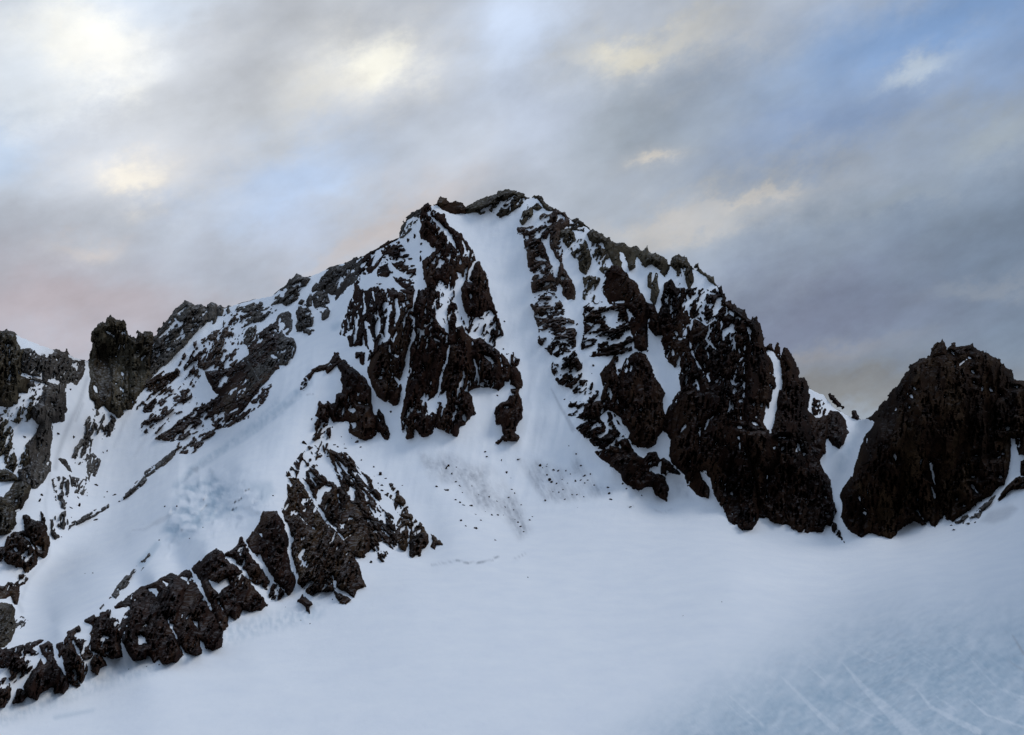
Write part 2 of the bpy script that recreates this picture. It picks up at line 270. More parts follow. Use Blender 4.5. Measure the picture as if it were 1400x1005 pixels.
rock('rock_buttress', 'wide snow-speckled reddish rock face between the left skyline and the long snow ramp', G1, 'mixed',
     ('face', 'E: 500,440 590,440 700,420 760,330 830,250 880,180 950,130 1005,90 1010,420 970,440 920,510 850,590 780,700 680,800 600,835 560,842 540,760 570,640 600,600 560,560', .12, 40),
     ('upper_slabs', 'E: 480,230 560,170 610,150 660,110 720,40 800,10 860,40 760,150 880,170 890,200 830,260 760,340 700,420 590,440 500,470 490,420 530,330', .5, 55),
     ('lower_slabs', 'E: 60,850 70,800 120,760 140,700 180,650 230,600 300,590 390,550 410,620 570,640 550,760 570,860 500,930 420,1000 300,1000 290,960 390,900 250,920 130,890', .45, 40),
     ('rib', 'E: 430,550 400,530 440,450 360,500 300,450 350,330 420,250 490,220 520,300 500,400 470,480', .5, 60),
     ('foot', 'E: 660,790 740,750 800,690 850,590 960,530 940,600 870,690 830,740 730,790 620,835', .3, 35))
rock('rock_buttress', 'grey-brown rock face above the top of the snow ramp, below the bumpy skyline crag', G1, 'grey',
     ('face', 'F: 190,560 200,520 230,500 270,480 295,500 295,610 270,640 310,680 325,730 300,790 260,850 210,850 190,880 140,930 80,1000 0,1005 -30,980 -30,800 0,770 40,680 60,640 130,600', .12, 60),
     ('shoulder', 'F: 0,600 45,580 60,640 30,720 0,790 -30,780 -30,640', .3, 60))
rock('rock_outcrop', 'snowy cluster of rocks on the slope left of the bumpy skyline crag', G2, 'grey', ('outcrop', 'F: 0,490 30,470 50,500 20,550 -10,550 -40,520', .4, 40))
rock('rock_outcrop', 'streaky thin rocks on the snow between the dark peaked block and the bumpy crag', G2, 'grey',
     ('outcrop', 'E: 630,60 700,10 780,-20 860,-40 960,-10 990,20 900,90 790,130 700,150 640,160', .5, 35))
rock('rock_crag', 'bumpy snow-dusted crag on the skyline left of the grey slab', G3, 'grey',
     ('crag', 'F: 155,440 190,360 260,300 310,240 330,226 375,240 415,258 390,300 360,310 350,370 310,410 260,440 220,420', .28, 45))
rock('rock_outcrop', 'oval grey rock island in the snow gully under the skyline', G2, 'grey',
     ('outcrop', 'F: 330,490 345,450 390,440 420,470 445,510 440,560 443,610 410,642 370,625 330,612 318,580 340,540', .08, 80))
rock('rock_outcrop', 'rounded grey rock hanging below the grey skyline slab', G2, 'grey',
     ('outcrop', 'F: 435,380 470,350 510,340 545,370 552,420 530,440 550,480 540,520 510,535 500,490 460,465 440,420', .1, 70))
rock('rock', 'thin dark rock beside the rounded grey rock under the slab', G2, 'grey', ('rock', 'F: 398,415 425,360 430,440 412,440', 0, 80))
rock('rock', 'pale wedge of rock above the oval rock island', G2, 'grey', ('rock', 'F: 340,430 355,400 385,405 365,435', 0, 80))
rock('rock_crag', 'greenish grey slab wall on the skyline at the head of the snow ramp', G3, 'grey',
     ('crag', 'F: 440,345 440,320 490,270 505,240 540,245 510,240 545,208 560,183 600,172 650,180 690,148 720,128 738,113 760,140 775,113 782,150 765,200 745,260 700,300 650,345 600,402 588,390 610,360 560,362 510,330', .08, 60))

rock('rock_buttress', 'big dark ribbed buttress under the left summit, left of the wide snow couloir', G1, 'warm',
     ('upper_slabs', 'G: 190,640 200,560 230,478 300,418 400,355 470,335 480,365 410,400 380,440 340,500 290,560 240,580', .42, 50),
     ('snowy_rib', 'G: 330,590 345,480 395,425 430,370 500,375 570,470 590,540 590,700 560,720 480,700 400,690 320,680 300,640 400,600', .3, 20),
     ('west_rib', 'G: 180,640 240,700 310,670 400,680 480,700 580,720 580,760 575,860 570,960 560,1060 520,1200 490,1280 470,1290 430,1240 400,1080 290,1150 235,1200 180,1150 190,1120 270,1110 260,1070 200,1060 140,1080 130,1010 60,980 100,910 130,800 170,720', .14, 85),
     ('foot', 'H: 265,440 290,350 340,260 420,230 450,300 480,470 500,540 470,665 440,678 400,650 350,630 310,570 285,500', .06, 80),
     ('summit_wall', 'G: 620,290 640,240 620,190 610,160 640,115 683,86 700,120 740,160 790,168 800,220 840,260 900,300 950,360 990,430 1002,480 970,560 950,620 900,590 870,620 850,650 800,650 770,610 730,620 720,700 680,660 650,560 645,490 680,460 730,420 740,400 690,380 680,340 640,330', .08, 75),
     ('middle_rib', 'H: 590,-80 640,-120 700,-150 740,-100 770,-120 800,-60 790,20 740,60 790,80 812,200 830,250 810,300 800,390 770,480 750,590 700,630 670,650 690,720 740,740 720,840 680,890 640,893 620,860 600,835 578,840 575,890 540,905 510,875 490,770 510,680 530,580 540,500 560,400 560,300 600,200 580,150', .07, 80),
     ('gully_rib', 'J: 245,0 260,-60 300,-30 315,60 320,180 330,250 290,260 265,250 255,150', .12, 85),
     ('east_rib', 'J: 210,600 215,520 240,430 260,380 280,270 330,250 325,145 360,132 400,200 440,230 480,215 530,250 580,280 640,330 690,390 690,500 650,510 645,540 610,570 560,545 500,545 440,560 400,580 430,620 448,740 420,745 395,780 380,800 340,820 325,882 280,870 240,850 200,830 178,800 190,700', .07, 80),
     ('couloir_rib', 'K: 355,700 390,640 430,570 450,530 480,522 497,570 530,620 542,680 542,720 570,800 600,862 590,882 550,850 520,860 480,890 440,895 390,870 360,810', .05, 80),
     ('broken_steps', 'J: 340,40 400,40 440,70 490,40 580,30 612,95 638,190 600,212 590,270 500,235 430,222 400,170', .52, 70))
rock('rock_outcrop', 'snow-mixed rock steps in the gully heads under the left summit wall', G2, 'warm',
     ('outcrop', 'K: 20,800 50,720 120,680 130,620 240,640 310,650 310,800 350,880 300,960 240,1000 150,990 50,1005', .5, 80))
rock('rock_crag', 'tilted pale slabs with snow on the skyline left of the left summit', G3, 'grey',
     ('crag', 'G: 485,328 495,250 540,190 600,140 640,118 615,180 600,230 540,290 505,322', .5, 50))
rock('rock_outcrop', 'dark knob with a pointed top at the lower end of the buttress by the couloir', G2, 'warm',
     ('knob', 'J: 688,440 710,400 740,420 760,460 773,557 740,560 700,535', .03, 80),
     ('spike', 'J: 692,385 700,330 715,313 722,345 752,360 745,402 718,412', .15, 80))
rock('rock_outcrop', 'lone boot-shaped black rock below the buttress, toe pointing left on the snow', G2, 'warm',
     ('outcrop', 'J: 690,560 740,560 757,620 770,700 772,760 730,820 725,860 750,900 735,922 640,912 610,942 588,932 630,900 660,882 640,850 635,800 600,800 588,730 600,690 640,660 680,640 700,600', .04, 80))
rock('rock_buttress', 'squat reddish black buttress above the top of the spur', G1, 'warm',
     ('buttress', 'H: 40,315 70,365 100,380 130,400 200,450 250,500 285,560 290,650 300,720 320,760 320,870 290,900 240,912 180,890 140,860 135,790 90,780 30,790 10,760 5,680 40,660 50,600 90,590 95,530 75,500 90,460 60,400', .04, 80),
     ('fin', 'H: 330,730 345,708 370,740 390,800 417,870 405,912 380,905 350,860 320,840', .04, 75))
rock('rock_ridge', 'thin curved rock lip at the top edge of the hanging snow slope', G2, 'warm',
     ('ridge', 'R: 160,262 175,190 250,125 300,105 350,88 380,45 400,0 440,60 470,80 430,80 400,100 340,152 330,120 280,142 250,142 220,190 180,242', .12, 40))
rock('rock_pinnacle', 'small black tooth standing on the snow crest beside the squat buttress', G2, 'warm',
     ('tooth', 'R: 263,442 290,348 315,390 340,360 352,430 345,492 320,470 280,457', .03, 85),
     ('block', 'R: 340,345 370,380 400,400 405,480 372,485 358,440', .06, 85))
rock('rock_outcrop', 'loose string of rocks running down from the black tooth to the head of the spur', G2, 'warm',
     ('outcrop', 'R: 240,470 340,480 362,560 350,670 380,720 300,740 260,700 280,640 230,600 270,560', .5, 70))
rock('rock_buttress', 'large dark triangular buttress in the middle of the lower spur, snow streaks near its apex', G4, 'brown',
     ('apex', 'R: 70,850 75,830 110,780 160,720 200,670 270,650 285,700 240,780 300,790 310,830 350,870 420,920 440,890 380,830 370,750 345,685 400,705 470,710 520,770 560,830 640,890 690,960 700,1010 450,1060 250,1000 80,1000', .3, 130),
     ('east_flank', 'S: 180,110 250,-10 300,20 370,70 420,140 445,190 440,240 480,300 530,330 540,380 550,430 575,545 540,545 490,510 480,540 495,580 470,632 430,610 380,555 370,420 300,250 230,200', .2, 125),
     ('central_face', 'S: -20,150 60,100 180,140 230,180 300,250 380,420 380,555 340,590 320,610 250,580 210,500 140,420 70,350 0,230', .05, 60),
     ('lower_face', 'T: 970,742 935,767 890,730 850,690 833,600 800,560 790,480 800,400 790,320 770,290 750,220 740,190 770,120 800,80 790,40 830,-10 880,0 1000,220 1100,330 1160,400 1160,480 1060,590 1080,740', .07, 65),
     ('toe', 'S: 110,740 120,560 210,490 250,580 270,620 300,680 320,750 347,810 280,830 270,882 240,872 190,850 140,820', .04, 60),
     ('east_toe', 'S: 560,430 575,380 600,330 570,290 555,245 600,260 640,310 690,360 740,400 770,460 777,510 730,570 722,592 665,602 655,500 620,562 590,545 570,540', .12, 60))
rock('rock_outcrop', 'streak of thin rocks on the snow along the upper edge of the triangular buttress', G2, 'brown',
     ('outcrop', 'S: 515,110 540,110 570,165 645,262 640,275 600,250 550,230 490,180 500,170 560,200', .25, 55))
rock('rock', 'lone jagged rock on the snow past the tip of the triangular buttress', G2, 'brown', ('rock', 'S: 800,453 830,480 877,522 835,530 828,562 798,540 815,500', 0, 60))
rock('rock', 'flat dark rock at the very foot of the triangular buttress', G2, 'brown', ('rock', 'S: 138,850 190,870 247,905 210,937 160,912', .03, 40))
rock('rock', 'ragged rock standing alone in the snow below the spur tower', G2, 'warm', ('rock', 'T: 843,810 872,768 890,800 937,832 910,850 922,902 890,845', .0, 60))
rock('rock_tower', 'smooth black flat-topped tower on the spur crest beside the triangular buttress', G4, 'warm',
     ('tower', 'T: 605,205 640,203 690,203 720,240 755,310 770,390 770,480 790,570 827,650 800,740 775,762 740,720 690,680 640,600 590,510 560,500 510,440 498,400 540,340 590,270', .04, 70))
rock('rock_pinnacle', 'sharp pointed horn on the spur crest left of the flat-topped tower', G4, 'warm',
     ('horn', 'T: 345,490 400,460 440,430 453,383 475,430 510,500 560,560 600,610 642,690 620,712 540,690 510,650 490,590 430,570 430,520 380,500', .1, 60),
     ('foot', 'T: 640,700 700,705 745,770 700,800 655,790', .35, 60))
rock('rock_buttress', 'dark spur block with a heart-shaped snow patch in its face', G4, 'warm',
     ('buttress', 'T: 95,605 170,550 220,500 270,468 292,463 325,490 330,520 400,560 440,610 490,660 540,730 600,800 622,840 580,872 510,882 450,850 440,902 412,942 380,900 350,910 357,985 320,1008 290,950 240,850 200,740 150,620', .06, 60))
rock('rock_buttress', 'widest black block of the lower spur, split at its foot by a slanting snow cleft', G4, 'warm',
     ('buttress', 'U: 520,310 590,280 640,240 680,223 720,240 770,203 800,215 840,270 870,340 880,380 920,440 960,490 990,560 1020,600 1015,722 960,747 920,730 880,670 860,660 872,770 830,782 780,760 740,700 690,620 630,510 500,500', .05, 65),
     ('west_wall', 'U: 295,455 380,388 440,340 530,305 630,510 660,600 720,700 747,780 700,822 620,837 590,800 560,822 510,770 490,802 420,817 390,770 370,720 340,680 330,580 360,500 400,470 390,440 340,440', .06, 70))
rock('rock_buttress', 'black block on the low spur with an ochre top edge', G4, 'warm',
     ('buttress', 'U: 88,548 150,510 245,478 252,515 300,545 320,600 332,650 315,700 332,792 270,797 210,790 180,770 130,740 125,640 150,590 130,562', .07, 75),
     ('toe', 'U: 128,832 150,790 180,780 215,820 222,850 175,867 165,912 130,882', .05, 75))
rock('rock_buttress', 'ragged double rib of rock low on the spur, left of the ochre-topped block', G4, 'warm',
     ('rib', 'CC: 470,325 540,288 548,310 500,340 520,370 560,380 612,400 600,440 632,480 590,520 592,590 555,662 545,640 510,600 490,580 500,620 547,690 520,697 480,660 460,590 440,500 430,450 390,500 395,410 440,390', .1, 75))
rock('rock_buttress', 'blunt black block low on the spur with a narrow neck at its top', G4, 'warm',
     ('buttress', 'CC: 280,420 330,388 370,430 370,510 410,570 425,620 455,640 467,690 430,737 370,742 380,680 310,720 270,740 250,782 200,760 168,700 210,620 250,570 280,520 300,480', .05, 75))
rock('rock_buttress', 'long low snow-topped rock strip where the spur crest meets the left frame edge', G4, 'warm',
     ('crest', 'CC: 0,482 100,437 200,410 290,378 210,430 220,460 252,467 230,480 190,490 217,560 180,602 135,632 130,590 110,652 90,672 65,640 80,580 45,560 0,560', .12, 60),
     ('toe', 'CC: 98,805 130,723 180,728 187,760 150,797', .05, 60))
rock('rock_buttress', 'rounded dark rock in the lower left corner, at the end of the spur', G4, 'warm',
     ('buttress', 'CC: 0,605 40,640 72,710 62,780 30,832 0,835', .1, 60))
rock('rock_ridge', 'thin dark crevasse crack along the lip of the hanging glacier above the spur', G2, 'grey',  # a rock strip stands in for the dark crack of the crevasse edge
     ('ridge', 'U: 190,462 270,365 325,280 375,235 460,150 520,90 530,100 480,190 440,230 380,290 300,375 205,465', .42, 50))
rock('rock_ridge', 'rock rim forming the summit crest left of the snow couloir top', G3, 'brown',
     ('ridge', 'K: 183,122 190,95 215,80 250,93 290,120 330,106 360,120 387,150 387,187 340,187 290,182 250,162 200,132', .06, 30))
rock('rock_crag', 'highest summit rocks with snow streaks above the head of the couloir', G3, 'olive',
     ('crag', 'K: 385,150 440,113 520,73 600,43 660,26 710,33 760,43 790,70 805,82 780,110 740,150 700,172 670,190 640,120 580,150 580,178 550,162 490,187 440,177 390,177', .15, 30),
     ('block', 'K: 600,190 625,150 680,165 668,195 620,216', .0, 40))
# right half of the main face
rock('rock_crag', 'curved crest of small rocks just right of the summit', G3, 'olive',
     ('crag', 'M: 208,45 250,43 267,80 300,120 340,145 290,132 255,97 225,62', .05, 40))
rock('rock', 'hooked rock at the top right corner of the couloir', G2, 'olive', ('rock', 'M: 105,212 125,150 155,130 165,98 185,125 192,170 160,200 122,247', .12, 60))
rock('rock', 'small rock on the snow saddle just below the summit crest', G2, 'olive', ('rock', 'M: 188,118 222,92 257,120 232,137', .05, 30))
rock('rock_buttress', 'dark rib forming the right bank of the wide snow couloir', G1, 'mixed',
     ('head', 'M: 235,195 265,165 320,165 350,128 390,148 452,212 430,245 385,270 380,360 395,420 390,490 370,480 310,380 310,300 260,310 330,220 280,220', .14, 60),
     ('upper_rib', 'M: 82,252 140,260 210,240 280,240 330,260 280,330 250,330 290,390 330,520 358,600 350,690 300,700 270,690 195,702 188,660 200,560 163,540 158,430 138,400 128,310 93,292', .14, 30),
     ('teardrop', 'M: 385,490 420,560 460,620 482,700 475,747 440,752 400,732 395,640 360,650 365,560', .03, 70),
     ('lower_rib', 'M: 173,770 210,730 270,703 340,710 390,780 410,820 400,880 440,880 470,900 492,1000 470,1142 410,1102 330,1052 320,1127 270,1082 233,1052 240,960 210,890 203,830', .32, 15))
rock('rock_outcrop', 'olive rock tongue between two snow chutes high on the right half of the face', G2, 'olive',
     ('outcrop', 'M: 378,280 440,268 470,290 480,340 550,340 582,420 592,480 560,582 520,562 510,480 450,430 430,380 385,330', .2, 60))
rock('rock_crag', 'snowy rocks in the skyline dip between the rib head and the olive crest', G3, 'olive',
     ('crag', 'M: 430,245 480,198 530,220 582,267 560,285 520,275 460,275', .38, 40))
rock('rock_ridge', 'long olive rock crest falling rightward along the skyline', G3, 'olive',
     ('crest', 'O: -143,0 -100,-38 -40,0 60,68 110,66 160,93 200,86 250,116 275,90 290,123 330,133 400,173 430,218 400,290 360,250 310,200 260,230 230,180 200,150 190,230 160,250 140,200 110,130 80,120 100,200 90,250 60,260 40,200 0,130 -30,60 -100,60', .05, 65))
rock('rock_buttress', 'steep dark diagonal rib below the olive crest, smooth and nearly free of snow', G1, 'black',
     ('rib', 'O: -20,295 30,215 100,230 150,300 212,345 222,400 252,440 277,500 277,600 272,700 277,800 240,805 190,780 180,700 150,640 180,560 130,500 20,480 -30,400', .03, 60))
rock('rock_outcrop', 'small tilted rocks under the olive tongue, above the snow mosaic', G2, 'olive',
     ('outcrop', 'M: 540,600 600,590 650,610 640,680 600,700 630,740 590,770 540,740 550,680', .35, 60))
rock('rock_outcrop', 'chequered rocks and snow beside the olive tongue at the head of the diagonal rib', G2, 'olive',
     ('outcrop', 'M: 580,370 640,370 700,430 750,490 740,520 700,580 660,550 600,430', .4, 60))
rock('rock_buttress', 'broken snow-mottled rock band just left of the smooth diagonal rib', G1, 'black',
     ('band', 'N: 545,-100 600,-130 700,-140 760,-110 830,-110 850,0 885,80 875,190 800,222 740,222 690,232 590,232 533,200 530,140 545,60', .3, 20))
rock('rock_buttress', 'tall reddish central tower on the right half of the face, below the diagonal rib', G1, 'black',
     ('tower', 'X: 270,-20 310,-70 360,-95 410,-70 450,-10 470,60 510,140 542,190 522,230 532,300 547,350 540,430 500,490 480,540 430,562 380,562 330,540 300,500 310,460 260,390 230,330 250,250 220,180 240,80', .02, 85),
     ('west_rib', 'X: 110,60 200,-70 250,-40 260,60 240,200 260,280 235,340 160,300 90,350 40,360 -20,340 0,260 60,260 110,240 130,150', .1, 75))
rock('rock_outcrop', 'trail of broken rocks along the couloir edge below its right bank rib', G2, 'black',
     ('outcrop', 'N: 335,130 400,150 445,165 485,215 525,300 525,390 600,420 595,470 665,480 662,535 590,562 560,520 470,512 450,450 380,430 325,340 335,280 420,270 330,220', .42, 40))
rock('rock_outcrop', 'stepped black ledges at the couloir edge above the blocky foot', G2, 'black',
     ('outcrop', 'N: 440,640 480,623 500,600 440,580 450,555 540,548 615,600 642,652 580,685 520,665', .4, 20))
rock('rock_buttress', 'blocky dark foot of the right half of the face jutting into the snow apron', G1, 'black',
     ('upper_block', 'X: -60,432 -30,408 40,380 80,360 150,320 200,330 240,420 310,540 350,610 300,640 200,600 120,570 75,560 0,492', .12, 40),
     ('lower_block', 'X: 72,597 130,570 200,600 300,560 350,610 400,640 440,600 480,598 512,650 500,690 440,700 480,750 510,748 547,770 567,850 560,932 520,912 480,872 470,825 400,837 360,852 300,822 260,780 245,740 180,692', .05, 60))
rock('rock', 'narrow rock fin in the little snow bay beside the blocky foot', G2, 'black', ('rock', 'X: 525,650 540,640 575,660 645,742 600,735 560,715 550,747 525,742', .03, 40))
rock('rock_crag', 'fringed olive knob on the skyline at the end of the olive crest', G3, 'olive',
     ('crag', 'O: 433,200 450,160 470,145 490,143 510,165 550,160 578,225 592,330 565,375 540,300 520,240 500,222 522,330 500,355 478,260 450,222', .15, 70))
rock('rock', 'slim upright rock blade in the snow bowl below the olive crest', G2, 'olive', ('rock', 'O: 283,290 300,268 305,340 340,275 357,400 320,485 298,450 310,380 285,360', .03, 85))
rock('rock', 'little dark rocks on the snowy skyline right of the fringed knob', G3, 'olive', ('rock', 'O: 608,225 625,208 645,245 660,265 690,268 722,300 745,355 700,310 640,262', .05, 50))
rock('rock_buttress', 'massive dark buttress filling the right of the main face, flecked with snow', G1, 'black',
     ('upper_wall', 'O: 370,430 400,340 440,315 470,370 530,380 545,480 600,580 680,640 640,700 500,730 380,760 345,560 385,490', .11, 75),
     ('step', 'O: 268,480 320,492 350,560 385,700 335,695 285,640', .05, 75),
     ('snowy_shoulder', 'O: 530,390 590,375 650,370 720,400 750,375 785,355 815,460 845,458 890,510 940,520 962,572 1010,600 950,660 850,600 800,600 740,640 600,570 545,480', .32, 60),
     ('middle_wall', 'O: 380,750 500,710 680,640 740,600 850,590 962,572 Q: 400,370 425,400 415,560 400,700 400,1005 V: 330,200 100,200 0,130 X: 880,200 780,200 660,180 650,30 O: 500,1005 490,960 460,900 400,850', .1, 75),
     ('lower_wall', 'X: 640,180 760,150 900,170 V: 180,150 330,190 335,400 372,600 390,835 370,882 340,922 290,927 240,892 190,872 140,762 85,692 73,660 63,570 0,520 X: 870,770 830,718 780,718 790,760 857,862 850,912 760,882 700,812 690,750 620,690 578,620 590,500 528,430 545,370 575,290', .05, 80))
rock('rock_buttress', 'steep dark end wall of the main face above the snow pass', G1, 'black',
     ('skyline_pillar', 'Q: 420,400 440,385 465,368 492,410 522,490 533,590 562,650 592,710 597,800 602,850 577,870 562,1005 V: 440,60 410,180 440,240 300,260 Q: 390,1005 400,700 412,560', .03, 80),
     ('tower', 'Q: 640,860 648,740 638,660 660,578 685,583 702,620 752,690 768,780 800,788 832,850 827,1005 V: 732,110 780,160 862,140 870,240 850,300 840,400 700,330 480,290 500,160 520,100 Q: 620,960', .03, 80),
     ('lower_wall', 'V: 280,240 480,240 700,300 845,380 800,450 832,530 882,600 892,700 922,800 882,900 850,892 820,937 740,942 660,937 600,897 500,872 440,842 390,837 365,600 320,400', .025, 85))
rock('rock_outcrop', 'round dark rock knob hanging above the snow pass', G2, 'black',
     ('outcrop', 'V: 850,300 860,150 880,110 932,120 982,180 1002,260 970,330 940,367 900,342 870,290', .04, 80))
rock('rock_outcrop', 'small rocks in the snow above the round knob by the pass', G2, 'black', ('outcrop', 'Y: 352,480 370,430 400,440 442,440 452,485 430,540 410,540 360,542', .3, 80))
rock('rock_crag', 'jagged little rocks on the skyline left of the snow pass', G3, 'black', ('crag', 'Y: 465,400 475,388 500,410 520,425 543,455 568,490 530,482 490,442', .05, 50))
rock('rock', 'last sliver of rock on the ridge just left of the pass', G3, 'black', ('rock', 'Y: 632,515 645,518 662,545 672,572 650,558', 0, 50))
rock('rock', 'tiny rock knob on top of the snow gully left of the skyline tower', G3, 'black', ('rock', 'Y: 47,82 58,60 75,60 88,95 66,92', 0, 80))
rock('rock', 'double-pointed rock at the head of the snow gully beside the skyline tower', G3, 'black', ('rock', 'Y: 97,95 105,62 118,52 137,85 132,160 110,165', .05, 80))
rock('rock', 'little fang of rock at the foot of the pass gully', G2, 'black', ('rock', 'P: 35,770 60,790 90,840 105,890 80,870 50,850', .2, 60))
rock('rock_dome', 'big rounded dark dome at the right frame edge with a small summit horn', 'isolated rock peaks', 'dome',
     ('dome', 'P: 292,60 350,10 QQ: 0,558 60,488 130,388 190,308 240,238 310,203 370,183 470,170 540,140 600,125 650,118 680,150 740,160 820,198 880,258 932,310 947,360 1010,345 1010,760 Z: 1010,190 950,240 890,240 890,400 880,480 860,560 830,640 780,660 720,742 660,762 600,802 540,862 440,922 390,962 340,932 310,870 P: 800,708 792,740 740,802 715,790 700,760 680,792 600,765 540,790 500,832 440,882 400,872 350,852 290,842 240,872 200,852 150,822 103,740 115,680 93,590 110,540 182,460 202,380 240,260 280,170 340,80', .012, 85),
     ('horn', 'QQ: 372,190 382,135 442,73 470,125 475,180', 0, 70),
     ('summit_blocks', 'QQ: 475,130 522,98 535,128 600,120 650,105 665,150 600,180 500,175', .25, 40))
rock('rock_cliff', 'dark shoulder of rock on the right frame edge beside the snow chute', 'isolated rock peaks', 'dome',
     ('cliff', 'Z: 935,250 950,200 1010,150 1010,380 965,385', .04, 80),)
rock('rock', 'small dark rock at the right frame edge in the snow chute', 'isolated rock peaks', 'dome', ('rock', 'Z: 980,445 1010,435 1010,565 985,560', .02, 80))
rock('rock_ridge', 'slanting black rock strip below the snow chute at the right frame edge', 'isolated rock peaks', 'dome',
     ('ridge', 'Z: 772,775 800,740 860,660 940,583 1010,570 1010,650 900,685 850,722 790,780', .08, 35))
rock('rock_slab', 'smooth grey slab slanting below the dome foot', 'isolated rock peaks', 'grey', ('slab', 'Z: 600,875 700,785 755,738 715,815 630,875', .08, 40))
rock('rock_outcrop', 'rubbly snow-mixed rocks at the lower right foot of the dome', 'isolated rock peaks', 'grey', ('outcrop', 'Z: 400,960 470,930 600,880 640,880 600,960 500,990 430,1000', .5, 25))
# left basin
rock('rock_outcrop', 'streaky broken rocks on the snow slope directly under the square tower', G2, 'grey',
     ('outcrop', 'A: 590,690 640,620 660,600 720,640 760,640 800,680 760,780 700,800 650,760 620,880 610,960 560,980 480,960 470,900 540,840 570,800', .42, 70))
rock('rock_outcrop', 'dark rocks in the middle of the left snow basin, forming a ragged hook', G2, 'grey',
     ('outcrop', 'B: 480,150 520,170 590,180 605,60 600,10 640,0 690,50 650,155 622,140 600,250 592,305 555,270 505,272', .25, 75))
rock('rock_outcrop', 'patch of small dark rocks beside the narrow gully, left of the ragged hook', G2, 'grey',
     ('outcrop', 'B: 355,180 430,160 465,185 480,300 460,390 430,370 380,300 375,240', .42, 75))
rock('rock', 'slim dark rock on the gully edge above the small rock patch', G2, 'grey', ('rock', 'B: 405,35 450,48 492,125 468,112', .05, 55))
rock('rock_outcrop', 'lowest pair of dark rocks in the left basin at the mouth of the gully', G2, 'grey', ('outcrop', 'B: 345,455 362,450 375,530 402,572 380,585 350,542', .05, 75))
rock('rock_outcrop', 'cluster of short rock teeth beside the lowest gully rocks', G2, 'grey', ('outcrop', 'B: 383,440 450,395 465,480 440,515 400,502', .35, 80))
rock('rock_ridge', 'thin slanting line of rock across the left snow basin', G2, 'grey', ('ridge', 'B: 470,525 500,478 560,450 640,400 742,353 742,375 680,412 600,455 540,482 490,495', .22, 35))
rock('rock_ridge', 'upper slanting line of rock joining the speckled rock face to the left basin', G2, 'grey',
     ('ridge', 'B: 815,325 880,265 940,200 1005,150 I: 60,285 150,225 190,188 205,195 150,252 60,312 B: 1010,185 940,255 860,305', .12, 40))

# ------------------------------------------------------------------ meso relief from the rock areas
def blur(a, r):
    for _ in range(3):
        for ax in (0, 1):
            p = [(r+1, r), (0, 0)] if ax == 0 else [(0, 0), (r+1, r)]
            c = np.cumsum(np.pad(a, p, mode='edge'), axis=ax)
            m = a.shape[ax]
            hi = np.take(c, range(2*r+1, 2*r+1+m), axis=ax) if False else (c[2*r+1:2*r+1+m] if ax == 0 else c[:, 2*r+1:2*r+1+m])
            lo = c[0:m] if ax == 0 else c[:, 0:m]
            a = (hi-lo)/(2*r+1)
    return a
mask = np.zeros_like(DG)
PARSED = []
for (name, label, group, mat, parts) in ROCKS:
    pl = []
    for (pn, s, p, ang) in parts:
        P = pts(s); pl.append((pn, P, p, ang))
        i0 = max(0, int((P[:, 0].min()-GU[0])/2)-2); i1 = min(len(GU), int((P[:, 0].max()-GU[0])/2)+3)
        j0 = max(0, int((P[:, 1].min()-GV[0])/2)-2); j1 = min(len(GV), int((P[:, 1].max()-GV[0])/2)+3)
        sd = sd_poly(P, gu[j0:j1, i0:i1], gv[j0:j1, i0:i1])
        mask[j0:j1, i0:i1] = np.maximum(mask[j0:j1, i0:i1], np.clip(sd/3+.5, 0, 1)*(1-p))
    PARSED.append((name, label, group, mat, pl))
steep = smooth(0.02, 0.10, mask) if False else blur(mask, 5)
broad = blur(mask, 14)
DG = DG-14*steep-16*broad
# gentle unevenness of the snow, more on the faces, little on the glacier
face = smooth(60, -60, gv-(700+0.0*gu)); 
DG = DG*(1+0.0035*fbm(gu/90, gv/70, 3, 3)*(0.35+face)+0.0012*face*fbm(gu/18, gv/30, 3, 9))
DG = DG*(1+0.0022*face*fbm((gu*0.9+gv*0.2)/14, gv/110, 3, 21)*(1-np.clip(broad, 0, .6)))
# seracs of the hanging glacier: stepped blocks
ser = blur(np.clip(sd_poly(pts('SRC: 215,760 235,700 255,650 300,640 350,655 380,690 330,720 270,745'), gu, gv)/14+.5, 0, 1), 3)
sc = cells((gu+.4*gv)/19, gv/10.5, 31); sf = cells((gu+.4*gv)/8, gv/5.5, 33)
SERLEV = sc[0]
DG = DG-ser*(4.5*sc[0]+9*(sc[1]*sc[3]+sc[2]*sc[4])+1.2*sf[0]+2*(sf[1]*sf[3]+sf[2]*sf[4]))
# crevasse lips
def line_field(s, w0, w1): return sd_line(pts(s, False), w0, w1, gu, gv)
def lip(s, drop, w, back=False):
    """a small step: the snow below the line stands proud of the snow above it"""
    global DG
    P = pts(s, False)
    yl = np.interp(gu, P[:, 0], P[:, 1]); on = ((gu > P[0, 0]) & (gu < P[-1, 0]))
    ends = np.clip(np.minimum(gu-P[0, 0], P[-1, 0]-gu)/10, 0, 1)*on
    t = gv-yl
    if back: DG = DG+drop*ends*smooth(2.5, -3, t)*np.exp(-np.maximum(-t, 0)/w); return
    DG = DG-drop*ends*smooth(-2.5, 3, t)*np.exp(-np.maximum(t, 0)/w)
lip('SRC: 590,772 612,769 626,767 640,769 655,769 672,766 682,761', 5, 9)
lip('SRC: 700,764 712,761 722,756', 4, 8)
lip('SRC: 855,694 866,693', 4, 8); lip('SRC: 895,698 908,701 920,697', 4, 8)
lip('SRC: 170,728 185,725 200,720 215,710 228,702', 7, 10)
lip('SRC: 60,912 110,900 160,885 200,872 240,862', 5, 12)
lip('SRC: 420,540 430,539 440,538', 3, 6)
lip('SRC: 244,664 262,646 283,632 316,610 353,586 386,560 406,542 428,526', 30, 22, True)
